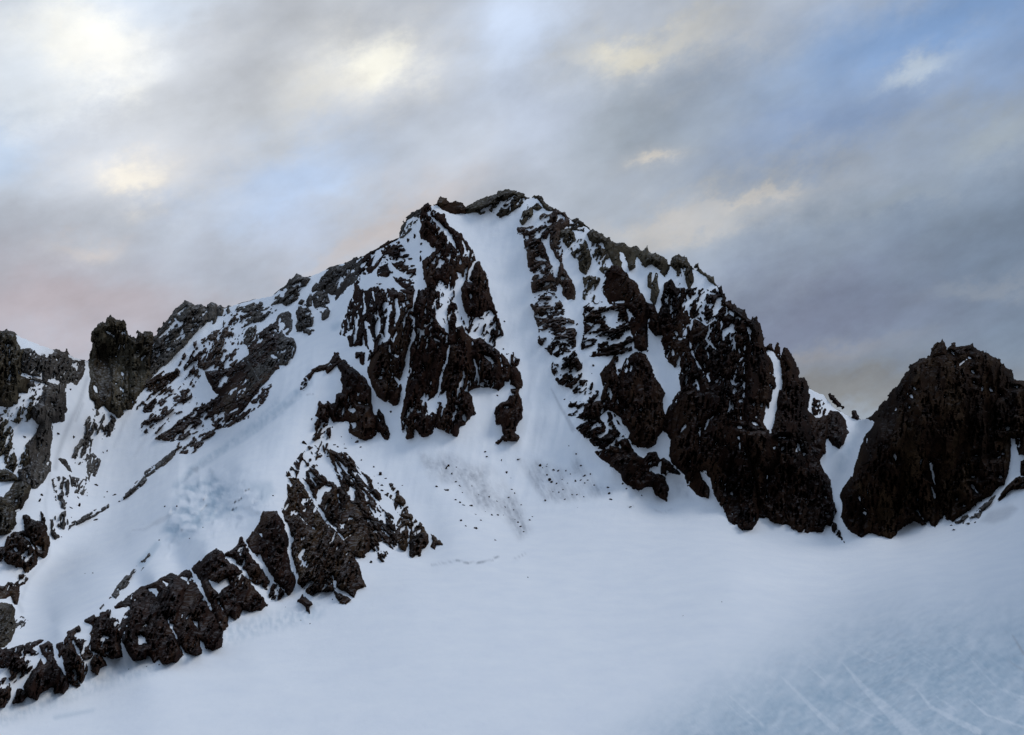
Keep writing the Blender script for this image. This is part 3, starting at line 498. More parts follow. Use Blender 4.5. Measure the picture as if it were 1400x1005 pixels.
lip('SRC: 318,664 335,662 352,672 368,676 376,668', 4, 8)
lip('SRC: 236,726 258,722 280,708 292,700', 4, 8)

def samp(G, u, v):
    x = np.clip((u-GU[0])/2, 0, len(GU)-1.001); y = np.clip((v-GV[0])/2, 0, len(GV)-1.001)
    i = x.astype(int); j = y.astype(int); fx = x-i; fy = y-j
    return (G[j, i]*(1-fx)+G[j, i+1]*fx)*(1-fy)+(G[j+1, i]*(1-fx)+G[j+1, i+1]*fx)*fy

# ------------------------------------------------------------------ materials
def mat_new(name):
    m = bpy.data.materials.new(name); m.use_nodes = True
    nt = m.node_tree; return m, nt, nt.nodes['Principled BSDF']
def lin(r, g, b):
    return tuple(((c/255+0.055)/1.055)**2.4 if c > 10 else c/255/12.92 for c in (r, g, b))+(1.0,)
def node(nt, t, **kw):
    nd = nt.nodes.new(t)
    for k, v in kw.items(): setattr(nd, k, v)
    return nd
def noise_node(nt, vec, scale, detail=5, rough=.6):
    nd = node(nt, 'ShaderNodeTexNoise'); nd.inputs['Scale'].default_value = scale; nd.inputs['Detail'].default_value = detail; nd.inputs['Roughness'].default_value = rough
    nt.links.new(vec, nd.inputs['Vector']); return nd.outputs['Fac']
def ramp(nt, fac, stops):
    r = node(nt, 'ShaderNodeValToRGB'); e = r.color_ramp.elements
    while len(e) > 1: e.remove(e[0])
    e[0].position = stops[0][0]; e[0].color = stops[0][1]
    for p, c in stops[1:]:
        x = e.new(p); x.color = c
    nt.links.new(fac, r.inputs['Fac']); return r.outputs['Color']
def mixc(nt, fac, a, b, mode='MIX'):
    m = node(nt, 'ShaderNodeMix', data_type='RGBA', blend_type=mode)
    for s, v in ((m.inputs[0], fac), (m.inputs[6], a), (m.inputs[7], b)):
        if isinstance(v, (int, float)): s.default_value = v
        elif isinstance(v, tuple): s.default_value = v
        else: nt.links.new(v, s)
    return m.outputs[2]
def rock_mat(name, c1, c2, c3, dust=.5):
    m, nt, b = mat_new(name)
    geo = node(nt, 'ShaderNodeNewGeometry'); mp = node(nt, 'ShaderNodeMapping'); mp.inputs['Scale'].default_value = (1, 1, .35)
    nt.links.new(geo.outputs['Position'], mp.inputs['Vector'])
    at = node(nt, 'ShaderNodeAttribute', attribute_name='tone')
    big = noise_node(nt, mp.outputs['Vector'], .03, 4); fine = noise_node(nt, mp.outputs['Vector'], .12, 5, .6)
    ad = node(nt, 'ShaderNodeMath', operation='MULTIPLY_ADD'); nt.links.new(big, ad.inputs[0]); ad.inputs[1].default_value = .8
    sb = node(nt, 'ShaderNodeMath', operation='MULTIPLY_ADD'); nt.links.new(at.outputs['Fac'], sb.inputs[0]); sb.inputs[1].default_value = .6; sb.inputs[2].default_value = -.2
    nt.links.new(sb.outputs[0], ad.inputs[2])
    col = ramp(nt, ad.outputs[0], [(.25, c1), (.52, c2), (.8, c3)])
    g = ramp(nt, fine, [(.3, (.75, .75, .75, 1)), (.55, (1, 1, 1, 1)), (.75, (1.22, 1.2, 1.16, 1))])
    col = mixc(nt, 1.0, col, g, 'MULTIPLY')
    # thin snow dust lying where the rock leans back
    sx = node(nt, 'ShaderNodeSeparateXYZ'); nt.links.new(geo.outputs['True Normal'], sx.inputs[0])
    mr = node(nt, 'ShaderNodeMapRange'); mr.interpolation_type = 'SMOOTHSTEP'; nt.links.new(sx.outputs['Z'], mr.inputs['Value'])
    mr.inputs['From Min'].default_value = .70; mr.inputs['From Max'].default_value = .92; mr.inputs['To Max'].default_value = 1
    dn = ramp(nt, noise_node(nt, geo.outputs['Position'], .2, 5, .65), [(.46, (0, 0, 0, 1)), (.64, (dust, dust, dust, 1))])
    mm = node(nt, 'ShaderNodeMath', operation='MULTIPLY'); nt.links.new(mr.outputs[0], mm.inputs[0]); nt.links.new(dn, mm.inputs[1])
    col = mixc(nt, mm.outputs[0], col, (.62, .64, .67, 1))
    nt.links.new(col, b.inputs['Base Color']); b.inputs['Roughness'].default_value = .9
    b.inputs['Specular IOR Level'].default_value = .04
    return m
MATS = {
    'black': rock_mat('dark_basalt', (.0068, .0031, .0022, 1), (.0150, .0063, .0038, 1), (.026, .0132, .0076, 1), .10),
    'warm': rock_mat('dark_brown_rock', (.0104, .0050, .0038, 1), (.0215, .0096, .0064, 1), (.035, .0188, .0112, 1), .12),
    'brown': rock_mat('brown_rock', (.0122, .0066, .0042, 1), (.0275, .0138, .0080, 1), (.047, .028, .0140, 1), .18),
    'mixed': rock_mat('reddish_rock', (.020, .0118, .0090, 1), (.044, .0262, .0195, 1), (.070, .050, .0365, 1), .35),
    'olive': rock_mat('olive_rock', (.024, .0178, .0116, 1), (.048, .0385, .0248, 1), (.074, .062, .042, 1), .25),
    'grey': rock_mat('grey_rock', (.033, .0280, .0245, 1), (.059, .051, .044, 1), (.090, .081, .069, 1), .35),
    'dome': rock_mat('dome_rock', (.0068, .0030, .0018, 1), (.0165, .0074, .0036, 1), (.032, .0182, .0092, 1), .06),
}
def snow_mat(name):
    m, nt, b = mat_new(name)
    at = node(nt, 'ShaderNodeAttribute', attribute_name='grime_and_shade'); ai = node(nt, 'ShaderNodeAttribute', attribute_name='ice_and_shade')
    geo = node(nt, 'ShaderNodeNewGeometry')
    n1 = noise_node(nt, geo.outputs['Position'], .05, 5); n2 = noise_node(nt, geo.outputs['Position'], .35, 4)
    base = ramp(nt, n1, [(.3, (.80, .83, .87, 1)), (.7, (.86, .88, .90, 1))])
    col = mixc(nt, ai.outputs['Fac'], base, (.36, .475, .565, 1))
    gr = ramp(nt, n2, [(.3, (.25, .27, .31, 1)), (.7, (.44, .46, .49, 1))])
    col = mixc(nt, at.outputs['Fac'], col, gr)
    nt.links.new(col, b.inputs['Base Color']); b.inputs['Roughness'].default_value = .75
    b.inputs['Specular IOR Level'].default_value = .2
    bp = node(nt, 'ShaderNodeBump'); bp.inputs['Strength'].default_value = .25; bp.inputs['Distance'].default_value = 1.2
    nt.links.new(noise_node(nt, geo.outputs['Position'], .22, 6, .65), bp.inputs['Height']); nt.links.new(bp.outputs['Normal'], b.inputs['Normal'])
    return m
SNOW = snow_mat('wind_packed_snow')
def plain_mat(name, c):
    m, nt, b = mat_new(name); geo = node(nt, 'ShaderNodeNewGeometry')
    f = noise_node(nt, geo.outputs['Position'], .3, 5)
    nt.links.new(ramp(nt, f, [(.3, tuple(x*.8 for x in c)+(1,)), (.7, c+(1,))]), b.inputs['Base Color']); b.inputs['Roughness'].default_value = .6
    return m
ICE = plain_mat('blue_serac_ice', (.62, .74, .82))

# ------------------------------------------------------------------ object helpers
def mesh_from(name, co, quads, mat, smooth_shade=False, tone=None):
    me = bpy.data.meshes.new(name)
    co = np.asarray(co, np.float32); q = np.asarray(quads, np.int32)
    me.vertices.add(len(co)); me.vertices.foreach_set('co', co.ravel())
    k = q.shape[1]
    me.loops.add(q.size); me.loops.foreach_set('vertex_index', q.ravel())
    me.polygons.add(len(q)); me.polygons.foreach_set('loop_start', np.arange(len(q), dtype=np.int32)*k)
    me.polygons.foreach_set('loop_total', np.full(len(q), k, np.int32))
    me.polygons.foreach_set('use_smooth', np.full(len(q), smooth_shade))
    me.materials.append(mat); me.update(calc_edges=True); me.validate()
    if tone is not None:
        a = me.attributes.new('tone', 'FLOAT', 'POINT'); a.data.foreach_set('value', tone.astype(np.float32))
    return me
def link(name, me, parent=None, loc=None):
    o = bpy.data.objects.new(name, me); COL.objects.link(o)
    if parent: o.parent = parent
    if loc is not None: o.location = loc
    return o

# ------------------------------------------------------------------ snow: mountain and glacier
SPLIT = pts('SRC: -262,940 0,935 60,950 130,930 200,908 300,890 360,840 420,815 480,825 520,775 600,755 680,745 760,720 860,702 960,712 1030,735 1140,745 1230,742 1320,718 1400,694 1520,690 1640,860 1800,1000 2400,1100', False)
US = np.arange(-260, 2400, 2.0)
top = sky(US)+1.2*gnoise(US/7, US*0+3.3, 77)+.8*gnoise(US/3, US*0+1.3, 78)
NT = 420
tt = np.linspace(0, 1, NT)**1.15
VV = top[None, :]+(1500-top[None, :])*tt[:, None]
UU = np.broadcast_to(US[None, :], VV.shape).copy()
DD = samp(DG, UU, VV)
# small wind texture on the glacier
DD = DD*(1+(0.0004*fbm(UU/11, VV/3.6, 3, 51)+.0014*fbm((UU+.6*VV)/130, (VV-.25*UU)/34, 3, 53))*smooth(640, 800, VV))
grime_and_shade = np.zeros_like(VV); ice = np.zeros_like(VV)
def soft_poly(s, w): return smooth(-w, w, sd_poly(pts(s, False), UU, VV))
def soft_line(s, w0, w1, e): return smooth(-e, e, sd_line(pts(s, False), w0, w1, UU, VV))
fine = fbm(UU/6, VV/9, 4, 61)
streak = fbm((.88*UU-.47*VV)/4.2, (.47*UU+.88*VV)/26, 4, 63)
# rubble-stained patch under the face
patch = np.maximum(soft_poly('W: 60,100 350,120 550,200 700,330 770,450 830,620 760,680 640,520 450,460 330,300 160,280', 9),
                   .9*soft_poly('XX: 0,230 130,280 300,320 330,200 460,400 560,440 620,460 480,500 130,540 60,400', 7))
patch = np.maximum(patch, .8*soft_poly('W: 730,130 900,150 1000,300 1000,380 930,430 860,340', 6))
spk = fbm(UU/2.6, VV/3.6, 3, 64)
grime_and_shade = np.maximum(grime_and_shade, patch*np.clip(.55+.42*streak+.5*fine+1.1*np.clip(spk-.1, 0, 1), 0, .85)*np.clip(.75+1.2*fbm(UU/28, VV/40, 2, 65), .15, 1))
grime_and_shade = np.maximum(grime_and_shade, .35*soft_poly('X: 580,770 690,790 740,930 640,900', 6)*np.clip(.6+fine, 0, 1))
grime_and_shade = np.maximum(grime_and_shade, .38*soft_poly('Z: 630,960 700,880 900,820 950,850 860,940 740,980', 4))
grime_and_shade = np.maximum(grime_and_shade, .45*soft_line('N: 320,460 380,580 440,680 470,740', 8*SC, 34*SC, 1.5))
for s, a, b, k in (('A: 600,385 545,560 450,760 400,900 380,1005', 24, 34, .42), ('A: 570,560 520,680', 10, 12, .5), ('B: 345,130 310,330 330,600 335,700 200,860 150,990', 16, 24, .22),
                   ('A: 890,620 830,740 780,860', 10, 8, .3), ('A: 990,800 920,930', 10, 8, .22), ('E: 100,890 40,1000', 12, 10, .22), ('C: 130,330 150,380', 30, 30, .25)):
    grime_and_shade = np.maximum(grime_and_shade, k*soft_line(s, a*SC, b*SC, 3))
grime_and_shade = np.maximum(grime_and_shade, .45*soft_line('SRC: 590,772 626,767 640,769 655,769 672,766 682,761', 1.5, 1.5, 1.2)); grime_and_shade = np.maximum(grime_and_shade, .95*soft_line('SRC: 624,766.5 640,769.5', 1.4, 2, 1))  # from here on, crack shade painted as dark lines along the crevasse lips
grime_and_shade = np.maximum(grime_and_shade, 1.0*soft_line('SRC: 652,769.6 668,767.5 681,761.5', 1.2, 1.8, 1)); grime_and_shade = np.maximum(grime_and_shade, .6*soft_line('SRC: 703,764 719,757', 1, 1, 1))
grime_and_shade = np.maximum(grime_and_shade, .5*soft_line('SRC: 856,694 866,692.6', 1.2, 1, 1)); grime_and_shade = np.maximum(grime_and_shade, .35*soft_line('SRC: 894,697.5 908,701 918,697', 1, 1.4, 1))
grime_and_shade = np.maximum(grime_and_shade, .3*soft_line('I: 0,553 60,548 110,520 180,478', 1.5, 4, 1.5)); grime_and_shade = np.maximum(grime_and_shade, .32*soft_poly('I: 90,520 130,495 185,475 150,515 110,530', 2))
grime_and_shade = np.maximum(grime_and_shade, .35*soft_poly('I: 265,270 310,262 300,290', 1.5)); grime_and_shade = np.maximum(grime_and_shade, .5*soft_line('R: 200,300 245,295', 1, 1.2, .8))
# blue ice of the hanging glacier, the foot of the spur and the bare lower right, plus shade painted into a hollow
ice = np.maximum(ice, .8*soft_poly('I: 240,340 380,300 480,370 500,450 420,480 330,540 200,610 140,560 180,480', 9)*np.clip(.4-.45*samp(SERLEV, UU, VV)+1.0*fbm(UU/11, VV/9, 3, 67), 0, 1))
ice = np.maximum(ice, .5*smooth(-3, 2, sd_line(pts('SRC: 240,664 262,643 283,629 316,607 353,583 386,557 406,539', False), 8, 13, UU, VV))*np.clip(.65+fine, 0, 1))  # shade of the hollow behind the lip, painted as a bluish tint
ice = np.maximum(ice, .35*soft_poly('I: 590,440 660,380 640,330 490,340 580,380', 5)); ice = np.maximum(ice, .4*soft_line('E: 1000,640 850,800 640,960', 40*SC, 44*SC, 4)*np.clip(.6+fine*1.5, 0, 1))  # the stroke paints more shade along the same hollow
ice = np.maximum(ice, .5*soft_line('U: 580,20 470,150', 40*SC, 60*SC, 3)); ice = np.maximum(ice, .4*soft_line('F: 590,590 620,570', 50*SC, 40*SC, 4))
ice = np.maximum(ice, .42*soft_line('SRC: -20,985 60,955 150,925 240,895 330,862 430,835', 30, 24, 9)*np.clip(.5+1.6*fine, 0, 1)); ice = np.maximum(ice, .35*soft_line('CC: 380,910 640,860', 30*SC, 20*SC, 3))
ice = np.maximum(ice, .35*soft_line('SRC: 1178,574 1150,640', 14, 14, 5)*np.clip(.6+fine, 0, 1))
low = soft_poly('SRC: 820,1050 960,960 1080,900 1190,855 1300,840 1430,830 1700,850 1700,1100 820,1100', 75)*np.clip(1.0+.5*fbm((UU-VV)/60, (UU+VV)/24, 3, 75), 0, 1)
dr = np.zeros_like(VV)
for s, a, b, k in (('L: 240,510 300,570 420,690 500,760', 5, 34, .8), ('L: 530,440 640,570 760,680 870,790', 6, 74, .8), ('L: 885,565 950,650 1080,720 1180,770', 6, 34, .9), ('L: 1140,620 1220,690 1400,750', 6, 14, 1),
                ('L: 1150,430 1260,550 1400,630', 5, 12, .6), ('L: 370,460 450,530', 4, 8, .8), ('L: -20,590 150,740', 4, 10, .8), ('L: 645,420 720,450', 8, 4, .7), ('L: 470,590 720,720', 4, 9, .6), ('L: 960,590 1080,670', 4, 9, .8), ('L: 1300,570 1400,610', 8, 14, .9), ('L: 1040,350 1110,400', 5, 8, .6)):
    dr = np.maximum(dr, k*soft_line(s, a*400/1400, b*400/1400, 1.1))
rl = random.Random(12)
for k in range(46):
    u0, v0 = rl.uniform(930, 1420), rl.uniform(850, 1000); L = rl.uniform(14, 60); g = rl.uniform(.55, 1.0)
    dr = np.maximum(dr, rl.uniform(.2, .6)*smooth(-1.3, 1.3, sd_line(np.array([(u0, v0), (u0+L*.5, v0+L*.5*g+rl.uniform(-3, 3)), (u0+L, v0+L*g*.9)]), .6, rl.uniform(1, 3), UU, VV)))
dr = .8*dr*np.clip(.75+.6*fbm(UU/6, VV/6, 3, 79), 0, 1)
tex = fbm((UU*.5+VV)/5.5, (UU-VV*.6)/15, 4, 71)+.5*fbm((UU*.5+VV)/30, (UU-VV*.6)/50, 2, 72)
ice = np.maximum(ice, low*np.clip(.78+.36*tex, .3, 1)*(1-.7*dr))
dark = low*np.clip(2.0*(fbm((UU*.55+VV)/6, (UU-VV*.6)/30, 3, 73)-.12), 0, 1)
grime_and_shade = np.maximum(grime_and_shade, .22*dark*(1-dr)); grime_and_shade = np.maximum(grime_and_shade, .55*soft_line('L: 1345,310 1400,400', 1.5, 4, 1.5)); grime_and_shade = np.maximum(grime_and_shade, .4*soft_line('L: 1320,430 1400,480', 1, 2, 1.5))
DD = DD*(1-low*(.0007*dr+.0005*tex))
SV = world(UU, VV, DD)
# back slope behind the ridge line
rows = []
for s, dz in ((14, 8), (45, 40), (110, 110), (240, 240), (420, 420), (700, 640)):
    b = SV[0].copy(); L = np.linalg.norm(b[:, :2], axis=1)
    b[:, :2] *= ((L+s)/L)[:, None]; b[:, 2] -= dz+6*gnoise(US/30, US*0+s, 5); rows.append(b)
SV = np.concatenate([np.array(rows[::-1]), SV]); nb = len(rows)
grime_and_shade = np.concatenate([np.zeros((nb, len(US))), grime_and_shade]); ice = np.concatenate([np.zeros((nb, len(US))), ice])
R, Cn = SV.shape[:2]
idx = np.arange(R*Cn).reshape(R, Cn)
quads = np.stack([idx[:-1, :-1], idx[1:, :-1], idx[1:, 1:], idx[:-1, 1:]], -1)
vq = np.concatenate([np.full((nb, Cn), 0.0), VV]); below = (vq[:-1, :-1] > np.interp(US, SPLIT[:, 0], SPLIT[:, 1])[None, :-1])
def sheet(name, sel):
    q = quads[sel]; used, invx = np.unique(q.ravel(), return_inverse=True)
    co = SV.reshape(-1, 3)[used]; base = np.array([co[:, 0].mean(), co[:, 1].mean(), co[:, 2].min()])
    me = mesh_from(name, co-base, invx.reshape(-1, 4), SNOW, True)
    for an, arr in (('grime_and_shade', grime_and_shade), ('ice_and_shade', ice)):
        a = me.attributes.new(an, 'FLOAT', 'POINT'); a.data.foreach_set('value', arr.ravel()[used].astype(np.float32))
    o = link(name, me, None, base); o['kind'] = 'structure'; return o
mo = sheet('mountain', ~below); mo['label'] = 'snow-covered mountain with a broad white couloir under its summit'
gl = sheet('glacier', below); gl['label'] = 'smooth snow basin of the glacier below the face'
# wide snowfield far beyond and beneath everything
a = np.linspace(0, 2*np.pi, 97)[:-1]; rr = [0, 300, 1200, 4000, 12000, 30000]
co = np.array([[r*np.cos(t), r*np.sin(t), -520-.00002*r*0] for r in rr[1:] for t in a]+[[0, 0, -520]])
qs = []
for k in range(len(rr)-2):
    for i in range(96):
        j = (i+1) % 96; qs.append([k*96+i, (k+1)*96+i, (k+1)*96+j, k*96+j])
for i in range(0, 96, 2): qs.append([len(co)-1, i, (i+1) % 96, (i+2) % 96])
me = mesh_from('ground', co, qs, SNOW); g = link('ground', me); g['kind'] = 'structure'

# ------------------------------------------------------------------ rock meshes
def rock_mesh(P, p, ang, grow):
    x0, x1 = math.floor(P[:, 0].min())-5, math.ceil(P[:, 0].max())+5
    y0, y1 = math.floor(P[:, 1].min())-5, math.ceil(P[:, 1].max())+5
    U, V = np.meshgrid(np.arange(x0, x1+1.0), np.arange(y0, y1+1.0))
    ca, sa = math.cos(math.radians(ang)), math.sin(math.radians(ang))
    al = U*ca-V*sa; ac = U*sa+V*ca           # along the streak (picture up is -v) and across it
    wx, wy = 1.6*gnoise(U/7, V/7, 17), 1.6*gnoise(U/7, V/7, 18)
    c1 = cells((ac+wx)/4.4, (al+wy)/12, 401); c2 = cells((ac+wx)/10, (al+wy)/38, 403); c3 = cells((ac+2*wx)/23, (al+3*wy)/115, 405)
    sd = sd_poly(P, U, V)
    wob = 1.5*fbm(U/9, V/9, 3, 11)+1.25*c1[0]+.5*gnoise(U/2.2, V/2.6, 14)
    core = sd+grow+wob*(.85+.45*smooth(-1, 4, sky(U)-V))
    wob2 = 1.3*fbm(U/6, V/6, 2, 15)+1.1*c1[1]+.5*gnoise(U/2.4, V/2.4, 16)
    h = np.minimum(core, 9.0)
    clean = p < .015
    p = min(.62, p*1.12+.005)
    sp = gnoise(al/9, ac/3.6, 301)+.5*c1[2]+.4*gnoise(U/3.0, V/2.6, 302)+.8*gnoise(U/26, V/26, 303)
    h = np.minimum(h, (np.quantile(sp, 1-(.005 if clean else .008+.08*p))-sp)*6)
    if p > .075:
        pn = .6*fbm(al/17, ac/6.5, 3, 101)+.22*gnoise(al/5, ac/2.6, 107)+.3*fbm(U/28, V/28, 2, 109)+.16*c1[0]+.2*c2[0]
        t = np.quantile(pn[sd > 0], p); h = np.minimum(h, (pn-t)*(15 if p > .2 else 20)+.2)
    for kind, CP_, w0, w1, bb in CUTS:
        if bb[0] > x1 or bb[2] < x0 or bb[1] > y1 or bb[3] < y0: continue
        c = sd_poly(CP_, U, V) if kind == 'p' else sd_line(CP_, w0*.8, w1*.8, U, V, True)
        h = np.minimum(h, -c-1.0*wob2+.25)
    up = smooth(-1, 4, sky(U)-V)
    h = h*(1-up)+np.minimum(core, 9)*up
    ribs = ridged(ac/26+.5*fbm(U/30, V/40, 2, 5), al/110, 1, 201)
    facet = lambda c, lv, tl: lv*c[0]+tl*(c[1]*c[3]+.45*c[2]*c[4])
    deep = np.clip(h, 0, 8)/8
    r = np.clip(h, -3.5, 3)*1.5+deep*(11*ribs+facet(c3, 7, 20)+facet(c2, 2.0, 4.5)+facet(c1, .12, .35)+9)
    tone = np.clip(.5+.34*c3[1]+.22*c2[2]+.14*c1[1]+.25*fbm(U/30, V/45, 2, 207), 0, 1)
    r = np.where(h > 0, np.maximum(r, .5*h), r)
    Db = samp(DG, U, V)
    Df = Db-r; Dk = Db+7+1.1*np.clip(core, 0, 26)
    g = core+3.0*(1-up)
    gy, gx = np.gradient(g); gm = np.maximum(gx*gx+gy*gy, .15)
    ins = g > 0
    keep = ins[:-1, :-1] | ins[1:, :-1] | ins[:-1, 1:] | ins[1:, 1:]
    sx = np.where(ins, 0, np.clip(-g*gx/gm, -1.2, 1.2)); sy = np.where(ins, 0, np.clip(-g*gy/gm, -1.2, 1.2))
    U2, V2 = U+sx, V+sy
    n = U.size; ii = np.arange(n).reshape(U.shape)
    q = np.stack([ii[:-1, :-1], ii[1:, :-1], ii[1:, 1:], ii[:-1, 1:]], -1)[keep]
    front = world(U2, V2, Df).reshape(-1, 3); back = world(U2, V2, Dk).reshape(-1, 3)
    # border edges join the two skins
    e = np.concatenate([q[:, [0, 1]], q[:, [1, 2]], q[:, [2, 3]], q[:, [3, 0]]])
    key = {}
    es = np.sort(e, 1); code = es[:, 0]*n+es[:, 1]
    _, first, cnt = np.unique(code, return_index=True, return_counts=True)
    be = e[first[cnt == 1]]
    side = np.stack([be[:, 1], be[:, 0], be[:, 0]+n, be[:, 1]+n], -1)
    allq = np.concatenate([q, q[:, ::-1]+n, side])
    used, invx = np.unique(allq.ravel(), return_inverse=True)
    return np.concatenate([front, back])[used], invx.reshape(-1, 4), np.concatenate([tone.ravel(), tone.ravel()])[used]
CAT = {'rock_cliff': 'cliff', 'rock_outcrop': 'rock outcrop', 'rock_tower': 'rock tower', 'rock_ridge': 'rock ridge', 'rock_crag': 'crag', 'rock': 'rock',
       'rock_buttress': 'rock buttress', 'rock_pinnacle': 'pinnacle', 'rock_dome': 'rock dome', 'rock_slab': 'rock slab'}
PART = {'west_rib': 'rib', 'middle_rib': 'rib', 'east_rib': 'rib', 'gully_rib': 'rib', 'couloir_rib': 'rib', 'upper_rib': 'rib', 'lower_rib': 'rib', 'snowy_rib': 'rib', 'upper_slabs': 'slab', 'lower_slabs': 'slab',
        'broken_steps': 'ledge', 'upper_wall': 'wall', 'middle_wall': 'wall', 'lower_wall': 'wall', 'snowy_shoulder': 'shoulder', 'east_flank': 'flank', 'central_face': 'face', 'lower_face': 'face', 'east_toe': 'toe',
        'upper_block': 'block', 'lower_block': 'block', 'summit_wall': 'wall', 'skyline_pillar': 'pillar', 'west_wall': 'wall', 'summit_blocks': 'block'}
for k, (name, label, group, mat, pl) in enumerate(PARSED):
    data = [(pn,)+rock_mesh(P, p, ang, 1.9 if group == G4 else .9) for pn, P, p, ang in pl]
    allc = np.concatenate([d[1] for d in data]); base = np.array([allc[:, 0].mean(), allc[:, 1].mean(), allc[:, 2].min()])
    if len(data) == 1:
        o = link(name, mesh_from(name, data[0][1]-base, data[0][2], MATS[mat], False, data[0][3]), None, base)
    else:
        o = link(name, None, None, base)
        for pn, co, q, tn in data:
            pn = PART.get(pn, pn); link(pn, mesh_from(pn, co-base, q, MATS[mat], False, tn), o)
    o['label'] = label; o['category'] = CAT[name]; o['group'] = group

